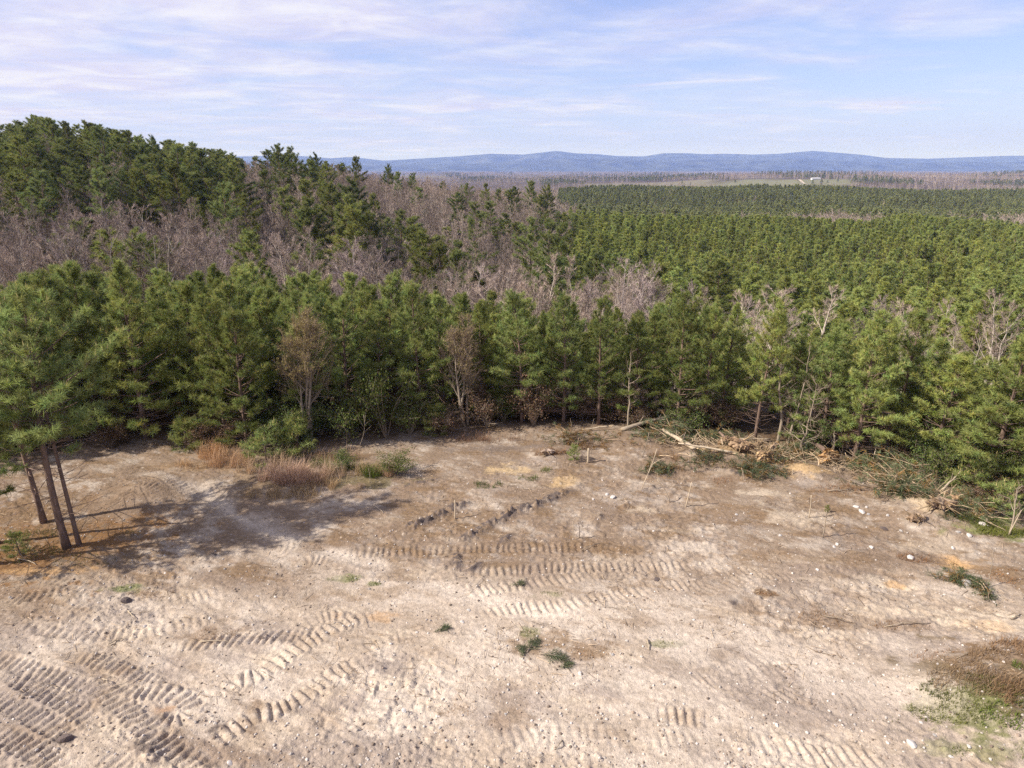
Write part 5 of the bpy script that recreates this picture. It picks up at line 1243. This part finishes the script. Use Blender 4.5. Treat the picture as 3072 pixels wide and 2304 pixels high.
x1, y1, z1 = gpt(2815, 1515); log((x1, y1, z1 + .3), lift(2905, 1395, y1 + .8), .045, 'long pale pole slanting up out of the right-hand brush pile', 3)
x1, y1, z1 = gpt(2850, 1505); log((x1, y1, z1 + .2), lift(2910, 1445, y1 + .5), .028, 'shorter pale pole right of the slanting long one in the right-hand brush', 2)
x1, y1, z1 = gpt(2960, 1580); log((x1, y1, z1 + .1), np.array(gpt(2885, 1535)) + [0, 0, .25], .04, 'grey pole lying down the bank right of the right-hand brush pile', 2)

def root_plate(px, py, R, label, tilt, az, nroots=9, stub=.9, col=(1, 1, 1)):
    x, y, z = gpt(px, py); R *= 1.15; e = empty('uprooted_stump', (x, y, z), az); tag(e, label, 'stump'); r = np.random.default_rng(int(px * 3 + py))
    # clay lump torn out with the roots: pitted, uneven, part soil and part subsoil
    nr, na = 10, 28; ii_, jj_ = np.meshgrid(np.arange(nr), np.arange(na), indexing='ij'); f = ii_ / (nr - 1.); a = jj_ * 6.283 / na
    cxx, syy = np.cos(a), np.sin(a); lump = fbm(cxx * f * 3 + px, syy * f * 3 + py, 4, 5, .7)
    rr = R * .8 * f ** .8 * (.45 + 1.0 * fbm(cxx * 1.6 + px, syy * 1.6 + f * 1.5, 3, 7, .65)); th = R * (.9 * (1 - f ** 2) * (lump - .18) + .25 * (r.random(f.shape) - .5) * (1 - f * .5))
    V = np.stack([rr * cxx, -th, R * .5 + rr * syy * .8], -1).reshape(-1, 3); F = []
    for i in range(nr - 1):
        for j in range(na): q, b = i * na + j, i * na + (j + 1) % na; F += [(q, b, b + na), (q, b + na, q + na)]
    nb = len(V); Vb = V[(nr - 1) * na:].mean(0) + np.array([0, R * .35, 0]); V = np.vstack([V, Vb]); F += [((nr - 1) * na + (j + 1) % na, (nr - 1) * na + j, nb) for j in range(na)]
    mixv = np.append(fbm(cxx * f * 4 + px + 3, syy * f * 4, 3, 9, .7).ravel(), .5)[:, None]; mixv = np.clip((mixv - .36) / .25, 0, 1)
    cc = (np.array((.62, .55, .5)) * (1 - mixv) + np.array(col) * mixv) * (.8 + .4 * r.random((len(V), 1))); ct, st = math.cos(tilt), math.sin(tilt)
    Rm = np.array([[1, 0, 0], [0, ct, -st], [0, st, ct]])
    obj('root_plate', MB().add(V @ Rm.T, F, cc).mesh('root_plate', [M_CLAY]), e)
    c0 = np.array([0, 0, R * .62])
    for k in range(nroots + 7):
        a = r.random() * 6.28; d = np.array([math.cos(a), -.3 + .5 * r.normal(), math.sin(a)]); d = unit(d); L = R * (.5 + .8 * r.random()); s = np.linspace(0, 1, 5)[:, None]
        P = c0 + d * s * L + np.cumsum(r.normal(size=(5, 3)) * R * .06, 0); P[:, 2] = np.maximum(P[:, 2], .02)
        obj('root', MB().tube(P @ Rm.T, np.linspace((.03 + .035 * r.random()) * R + .008, .005, 5), 5, np.array((.9, .78, .62)) * (.4 + .5 * r.random())).mesh('root', [M_PALEWOOD], True), e)
    if stub and tilt < .25:
        P = np.stack([c0, c0 + np.array([0, stub * .5, .05]), c0 + np.array([0, stub, .05])]); obj('trunk_stub', MB().tube(P @ Rm.T, np.array([R * .22, R * .16, R * .13]), 8).mesh('trunk_stub', [M_BARK], True), e)
    return e
root_plate(2172, 1352, .42, 'small torn stump with orange clay and radiating roots behind the thin bent trunk', .2, .3, 10, .6)
root_plate(2215, 1378, .62, 'clay-caked root mass in the middle of the stump heap', .5, -.3, 11, .8, (1.0, .95, .9))
root_plate(2290, 1408, .50, 'bright orange splintered stump at the front of the stump heap', -.2, .2, 12, .5, (1.25, 1.15, .9))
root_plate(2310, 1370, .45, 'pale sandy root ball right at the back of the stump heap', .3, .8, 9, .7, (1.25, 1.25, 1.3))
root_plate(2260, 1356, .45, 'root ball with upturned pale roots at the back of the stump heap', .7, .1, 12, .7, (.95, .9, .85))
root_plate(2478, 1398, .62, 'upright orange root plate with a broken stem on the right-hand edge', .1, .2, 9, .9, (1.2, .95, .55))
stem('dead_stem', 2494, 1375, 2502, 1305, .06, 'broken reddish stem rising from the upright orange root plate', 'dead stem', .05, 4, M_DEADWOOD)
root_plate(2800, 1548, .62, 'big pale clay heap with roots in the right-hand brush pile', .9, -.2, 13, .6, (1.2, 1.25, 1.35))
root_plate(2725, 1568, .45, 'low pale root mass at the left front of the right-hand brush pile', 1.1, .2, 10, .4, (1.25, 1.3, 1.4))
root_plate(2860, 1532, .42, 'orange-tinted root ball at the right of the right-hand brush pile', .6, -.5, 10, .5, (1.15, 1.05, .9))
root_plate(2633, 1445, .26, 'small pale stump left of the green brush on the right-hand edge', .8, .3, 8, .3, (1.25, 1.2, 1.2))
root_plate(1640, 1372, .40, 'whitish clay lump at the end of the shaded lane', 1.1, .1, 5, 0, (1.1, 1.2, 1.5))

def brush(name, px, py, rx, ry, h, nb, nt, label, seed, green=1.0, mt=None, ln=.2, brown=0):
    """heap of cut tops: stems, branches and their needles"""
    x, y, z = gpt(px, py); r = np.random.default_rng(seed); e = empty(name, (x, y, z)); tag(e, label, 'brush pile'); bm, nm = MB(), MB(); Cs, Ds, Cc = [], [], []
    brown = max(brown, .22)
    for k in range(int(nb * 1.5)):
        a = r.random() * 6.28; p = np.array([r.normal() * rx * .45, r.normal() * ry * .45, 0.]); p[2] = h * (.1 + .6 * r.random()) * max(0, 1 - (p[0] / rx)**2 - (p[1] / ry)**2) + .02
        d = unit(np.array([math.cos(a), math.sin(a), .12 + .35 * r.random()])); L = (.5 + .9 * r.random()) * (rx * .7 + .25); s = np.linspace(0, 1, 5)[:, None]
        P = p + d * L * s - np.array([0, 0, 1.]) * s ** 2 * L * .22; P[:, 2] = np.maximum(P[:, 2], .02); bm.tube(P + np.cumsum(r.normal(size=(5, 3)) * .03, 0), np.linspace(.008 + .02 * r.random(), .005, 5), 4, np.array((1.1, 1.0, .9)) * (.3 + .9 * r.random()), cap=False)
        for j in range(nt):
            u = .25 + .75 * r.random(); q = np.array([np.interp(u, s[:, 0], P[:, c]) for c in range(3)]) + r.normal(size=3) * .07; q[2] = max(q[2], .03); Cs.append(q); Ds.append(d + r.normal(size=3) * .5)
            g = .7 + .6 * r.random(); Cc.append(np.array((1, 1, 1)) * g if r.random() > brown else np.array((1.9, .95, .7)) * g)
    obj('branches', bm.mesh('branches', [M_DEADWOOD]), e); tufts(nm, np.array(Cs), np.array(Ds), 12, ln, .016, r, np.array(Cc) * green); obj('needles', nm.mesh('needles', [mt or M_NEEDLE_DARK]), e); return e
brush('brush_pile', 2250, 1428, .95, .35, .45, 22, 9, 'low dark green heap of cut pine tops in front of the stump heap', 801)
brush('brush_pile', 2010, 1322, 1.6, .8, 1.2, 44, 10, 'large grey-green heap of cut pine tops around the fallen logs', 802, 1.25)
brush('brush_pile', 1955, 1270, 1.1, .5, 1.4, 26, 10, 'pine tops hanging over the leaning log', 812, 1.4)
brush('brush_pile', 1740, 1335, 1.5, .6, .7, 30, 5, 'brownish heap of branches at the shaded edge left of the logs', 803, .9, None, .2, .55)
brush('brush_pile', 2420, 1372, .9, .4, .7, 24, 10, 'green cut pine tops between the stump heap and the orange root plate', 804, 1.1)
brush('brush_pile', 2580, 1408, 1.0, .35, .5, 22, 9, 'green cut branches right of the orange root plate', 805, 1.2)
brush('brush_pile', 2700, 1500, 1.3, .45, .75, 36, 8, 'dark green dome of cut tops left in the right-hand brush pile', 806, .95, None, .2, .2)
brush('brush_pile', 2760, 1450, 1.9, .7, 1.1, 46, 7, 'wispy green brush thrown up behind the right-hand root masses', 807, 1.6, None, .24, .1)
brush('brush_pile', 2900, 1545, 1.0, .5, .7, 26, 8, 'green brush rolling down the bank at the right', 808, 1.2, None, .2, .15)
brush('brush_pile', 2120, 1400, .7, .3, .35, 16, 7, 'small dull green brush patch below the pale debarked log', 809, .9, None, .2, .3)
brush('brush_pile', 1990, 1415, .9, .3, .2, 18, 8, 'flat scatter of grey-green boughs on brown soil below the logs', 810, 1.0, None, .18, .2)
brush('brush_pile', 2330, 1395, 1.0, .4, .5, 22, 5, 'brownish branches heaped right behind the bright orange stump', 815, 1.1, None, .2, .5)
brush('brush_pile', 2160, 1335, 1.0, .4, .8, 24, 8, 'green tops heaped behind the small torn stump', 816, 1.2, None, .2, .2)
brush('brush_pile', 2870, 1745, .35, .2, .35, 9, 8, 'small green tuft of brush beside the largest grey boulder', 811, 1.0)
brush('brush_pile', 2950, 1790, .25, .15, .2, 6, 7, 'tiny green tuft right of the largest grey boulder', 813, .9)
brush('brush_pile', 2860, 1577, .3, .12, .12, 6, 6, 'small green bough under the right-hand brush pile', 814, .8)

sl = MB()      # loose broken limbs pushed up along the bank
for i in range(950):
    t = rng.random(); px = 1960 + 1000 * t; py = float(np.interp(px, [1960, 2100, 2300, 2450, 2600, 2750, 2960], [1335, 1352, 1378, 1395, 1420, 1500, 1560])) + rng.normal() * (16 if px < 2600 else 22)
    x, y = G(px, py); z = gz(x, y); a = rng.random() * 6.28; L = .25 + 1.0 * rng.random() ** 2; el = rng.normal() * .35
    d = np.array([math.cos(a) * math.cos(el), math.sin(a) * math.cos(el), abs(math.sin(el))]) * L; p = np.array([x, y, z + .03 + .28 * rng.random() ** 2]); mdl = p + d * .5 + rng.normal(size=3) * .05 * L
    w_ = .006 + .018 * rng.random() ** 2; sl.tube(np.stack([p, mdl, p + d]), np.array([w_, w_ * .8, w_ * .4]), 4, np.array((1.35, 1.25, 1.1)) * (.4 + 1.1 * rng.random()), cap=False)
tag(obj('slash_debris', sl.mesh('slash_debris', [M_DEADWOOD])), 'tangle of loose pale broken limbs along the pushed-up bank at the right', 'debris', None, 'stuff')
def bough(px, py, L, az, label, seed, nside=10, r=None):
    L *= .8; x, y, z = gpt(px, py); r = np.random.default_rng(seed); e = empty('pine_bough', (x, y, z), az); tag(e, label, 'pine bough'); st, nd = MB(), MB(); Cs, Ds = [], []
    s = np.linspace(0, 1, 6)[:, None]; P = np.array([1., 0, 0]) * (s - .5) * L + np.array([0, 1., 0]) * np.sin(s * 2.5) * L * .12 + np.array([0, 0, .05]); st.tube(P, np.linspace(.016, .005, 6), 5)
    for k in range(nside):
        u = .2 + .8 * k / nside; q = np.array([np.interp(u, s[:, 0], P[:, c]) for c in range(3)]); sd = 1 if k % 2 else -1; d = unit(np.array([.75, sd * (.6 + .2 * r.random()), .08])); l = L * .42 * (1.1 - u) + .08
        st.tube(np.stack([q, q + d * l]), np.array([.008, .004]), 4, cap=False)
        for j in range(3): Cs.append(q + d * l * (.3 + .7 * j / 2) + r.normal(size=3) * .01); Ds.append(d)
    for j in range(6): Cs.append(P[-1] - np.array([.06, 0, 0]) * j); Ds.append(np.array([1., 0, .1]))
    obj('stem', st.mesh('stem', [M_DEADWOOD], True), e); tufts(nd, np.array(Cs), np.array(Ds), 10, .15, .010, r, np.ones((len(Cs), 3)) * (.7 + .5 * r.random((len(Cs), 1))), .55); obj('needles', nd.mesh('needles', [M_NEEDLE_DARK]), e)
bough(1600, 1950, .75, .9, 'upper fresh green pine bough lying in the middle of the foreground', 821, 12); bough(1655, 1985, .95, -.35, 'lower fresh green pine bough, longest one in the middle of the foreground', 822, 14)
bough(1700, 2010, .4, .5, 'short green bough tip right below the longest foreground bough', 823, 7); bough(1332, 1893, .35, .5, 'small green bough lying alone left of the foreground boughs', 824, 7); bough(1560, 1762, .3, .3, 'dark green sprig between the crawler tracks', 825, 6); bough(1570, 1965, .45, 1.6, 'short bough at the left of the foreground boughs', 826, 8)

# saplings and shrubs
def sapling(px, py, h, kd, label, sx=1.0):
    x, y, z = gpt(px, py); e = add_tree('pine_sapling', SAPL[kd], x, y, z, h, rng.random() * 6.28, label, 'pine saplings', 'sapling', sx)
sapling(1722, 1392, .75, 0, 'small dark green pine seedling left of the short thick stem'); sapling(800, 1385, 1.7, 1, 'bushy bright green pine sapling above the dry grass', 1.25); sapling(895, 1362, 1.9, 2, 'taller bright green pine sapling right of the bushy one behind the grass', 1.1)
sapling(1305, 1300, 1.5, 0, 'pale green pine sapling in the deep shade mid-edge', 1.2); sapling(560, 1345, 1.6, 2, 'yellow-green pine sapling at the foot of the dirt track gap', 1.3); sapling(2905, 1500, 1.7, 1, 'bright pine sapling under the large bushy pine at the right', 1.2); sapling(2990, 1560, 1.3, 0, 'pine sapling low at the right edge of the stand', 1.2)
sapling(60, 1700 - 40, .9, 0, 'low green seedling on the orange litter at the left edge', 1.1); sapling(2478, 1545, .3, 2, 'tiny green seedling top beside the brownish thin stem', .8)
SHR = [grow_shrub(840 + i, 1.0, 1.5, 2400, .075, 14) for i in range(3)]; SHW = [s[0].mesh('stems', [M_DEADWOOD]) for s in SHR]; SHL = [s[1].mesh('leaves', [M_LEAF]) for s in SHR]
BR = [recolour(m_, M_DEADLEAF) for m_ in SHL]
def shrub(px, py, w, h, k, label, brown=False, tint=None):
    x, y, z = gpt(px, py); e = empty('shrub', (x, y, z), rng.random() * 6.28, (w, w, h / 1.5)); tag(e, label, 'shrub'); obj('stems', SHW[k], e); obj('leaves', (BR if brown else SHL)[k], e)
shrub(1160, 1318, 1.5, 3.2, 0, 'tall light green leafy shrub at the edge right of the budding tree'); shrub(1040, 1332, 1.3, 2.4, 1, 'dark leafy shrub at the foot of the budding tree'); shrub(1230, 1300, 1.2, 2.0, 2, 'leafy shrub half in shade right of the tall light green one')
shrub(900, 1345, 1.2, 2.0, 0, 'dark leafy shrub under the left side of the budding tree'); shrub(1040, 1415, .7, .8, 1, 'low yellow-green shrub at the right end of the dry grass'); shrub(1190, 1425, .9, .9, 2, 'arching thorny green bush at the corner of the shaded lane')
shrub(1460, 1280, 1.3, 2.0, 1, 'brown withered bush in the shade mid-edge', True); shrub(1330, 1300, 1.2, 1.3, 0, 'low rusty brown bush in the deep shade', True); shrub(1600, 1272, 1.3, 2.4, 2, 'rusty dead-leaved bush left of the leaning log', True); shrub(2840, 1470, 1.1, 1.7, 0, 'light green bush behind the right-hand brush pile'); shrub(2760, 1425, 1.0, 1.8, 1, 'wispy green bush right of the leaning pine')
shrub(2950, 1530, 1.0, 1.0, 2, 'brownish bush at the foot of the large bushy pine', True); shrub(2060, 1300, 1.2, 1.4, 2, 'dark green bush behind the stump heap'); shrub(2450, 1350, 1.2, 1.3, 0, 'green bush behind the orange root plate'); shrub(1900, 1290, 1.0, 1.0, 1, 'withered bush under the leaning log', True); shrub(330, 1340, 1.2, 1.2, 1, 'rusty bush at the dark gap on the left', True); shrub(640, 1345, 1.0, 1.2, 0, 'rusty dry bush at the left end of the dry grass', True)

for k in range(46):
    px = rng.uniform(280, 3060); py = float(np.interp(px, [p[0] for p in FRONT_PX], [p[1] for p in FRONT_PX])) - rng.uniform(2, 22)
    if abs(px - 430) < 60: continue
    x, y, z = gpt(px, py); w_ = rng.uniform(.6, 1.2); br_ = rng.random() < .45; kk = int(rng.integers(3))
    e = empty('shrub', (x, y, z), rng.random() * 6.28, (w_, w_, rng.uniform(.5, 1.3))); obj('stems', SHW[kk], e); obj('leaves', (BR if br_ else SHL)[kk], e)
    tag(e, 'withered brown undergrowth bush in the shade at the foot of the stand' if br_ else 'dark green undergrowth bush in the shade at the foot of the stand', 'shrub', 'undergrowth along the foot of the stand')
# ------------------------------------------------------------------ smoke over the ridge, and the air
def mat_volume(name, color, dens, aniso=0.0, smoky=False):
    mt, N, L, out = new_mat(name); v = N.new('ShaderNodeVolumePrincipled'); v.inputs['Color'].default_value = (*color, 1); v.inputs['Density'].default_value = dens; v.inputs['Absorption Color'].default_value = (1, 1, 1, 1); v.inputs['Anisotropy'].default_value = aniso
    L.new(v.outputs[0], out.inputs['Volume'])
    return mt
def plume(px, py, w, h, label, sd):
    x, y, z = at_depth(px, py, 10400); r = np.random.default_rng(sd); V, F = stone_mesh(sd, 1); V, F = subdiv(V, F, r, .12)
    V = V * np.array([w, 120, h]); V[:, 0] += V[:, 2] * 2.4; 
    o = obj('smoke', MB().add(V, F).mesh('smoke', [M_SMOKE], True), None, (x, y, z)); return tag(o, label, 'smoke', None, 'stuff')
M_SMOKE = mat_volume('smoke', (.95, .95, 1.0), .0007)
plume(1440, 483, 130, 60, 'left plume of pale smoke drifting off the blue ridge', 901); plume(1560, 478, 80, 50, 'middle plume of pale smoke on the blue ridge', 902); plume(1645, 474, 70, 45, 'right faint plume of smoke below the highest blue summit', 903)
hz = MB(); box(hz, -170000, 170000, -90, 17000, -75, 330)
tag(obj('haze', hz.mesh('haze', [mat_volume('haze', (.25, .39, 1.0), 9.5e-5)])), 'thin blue air between the clearing and the far hills', 'haze', None, 'stuff')
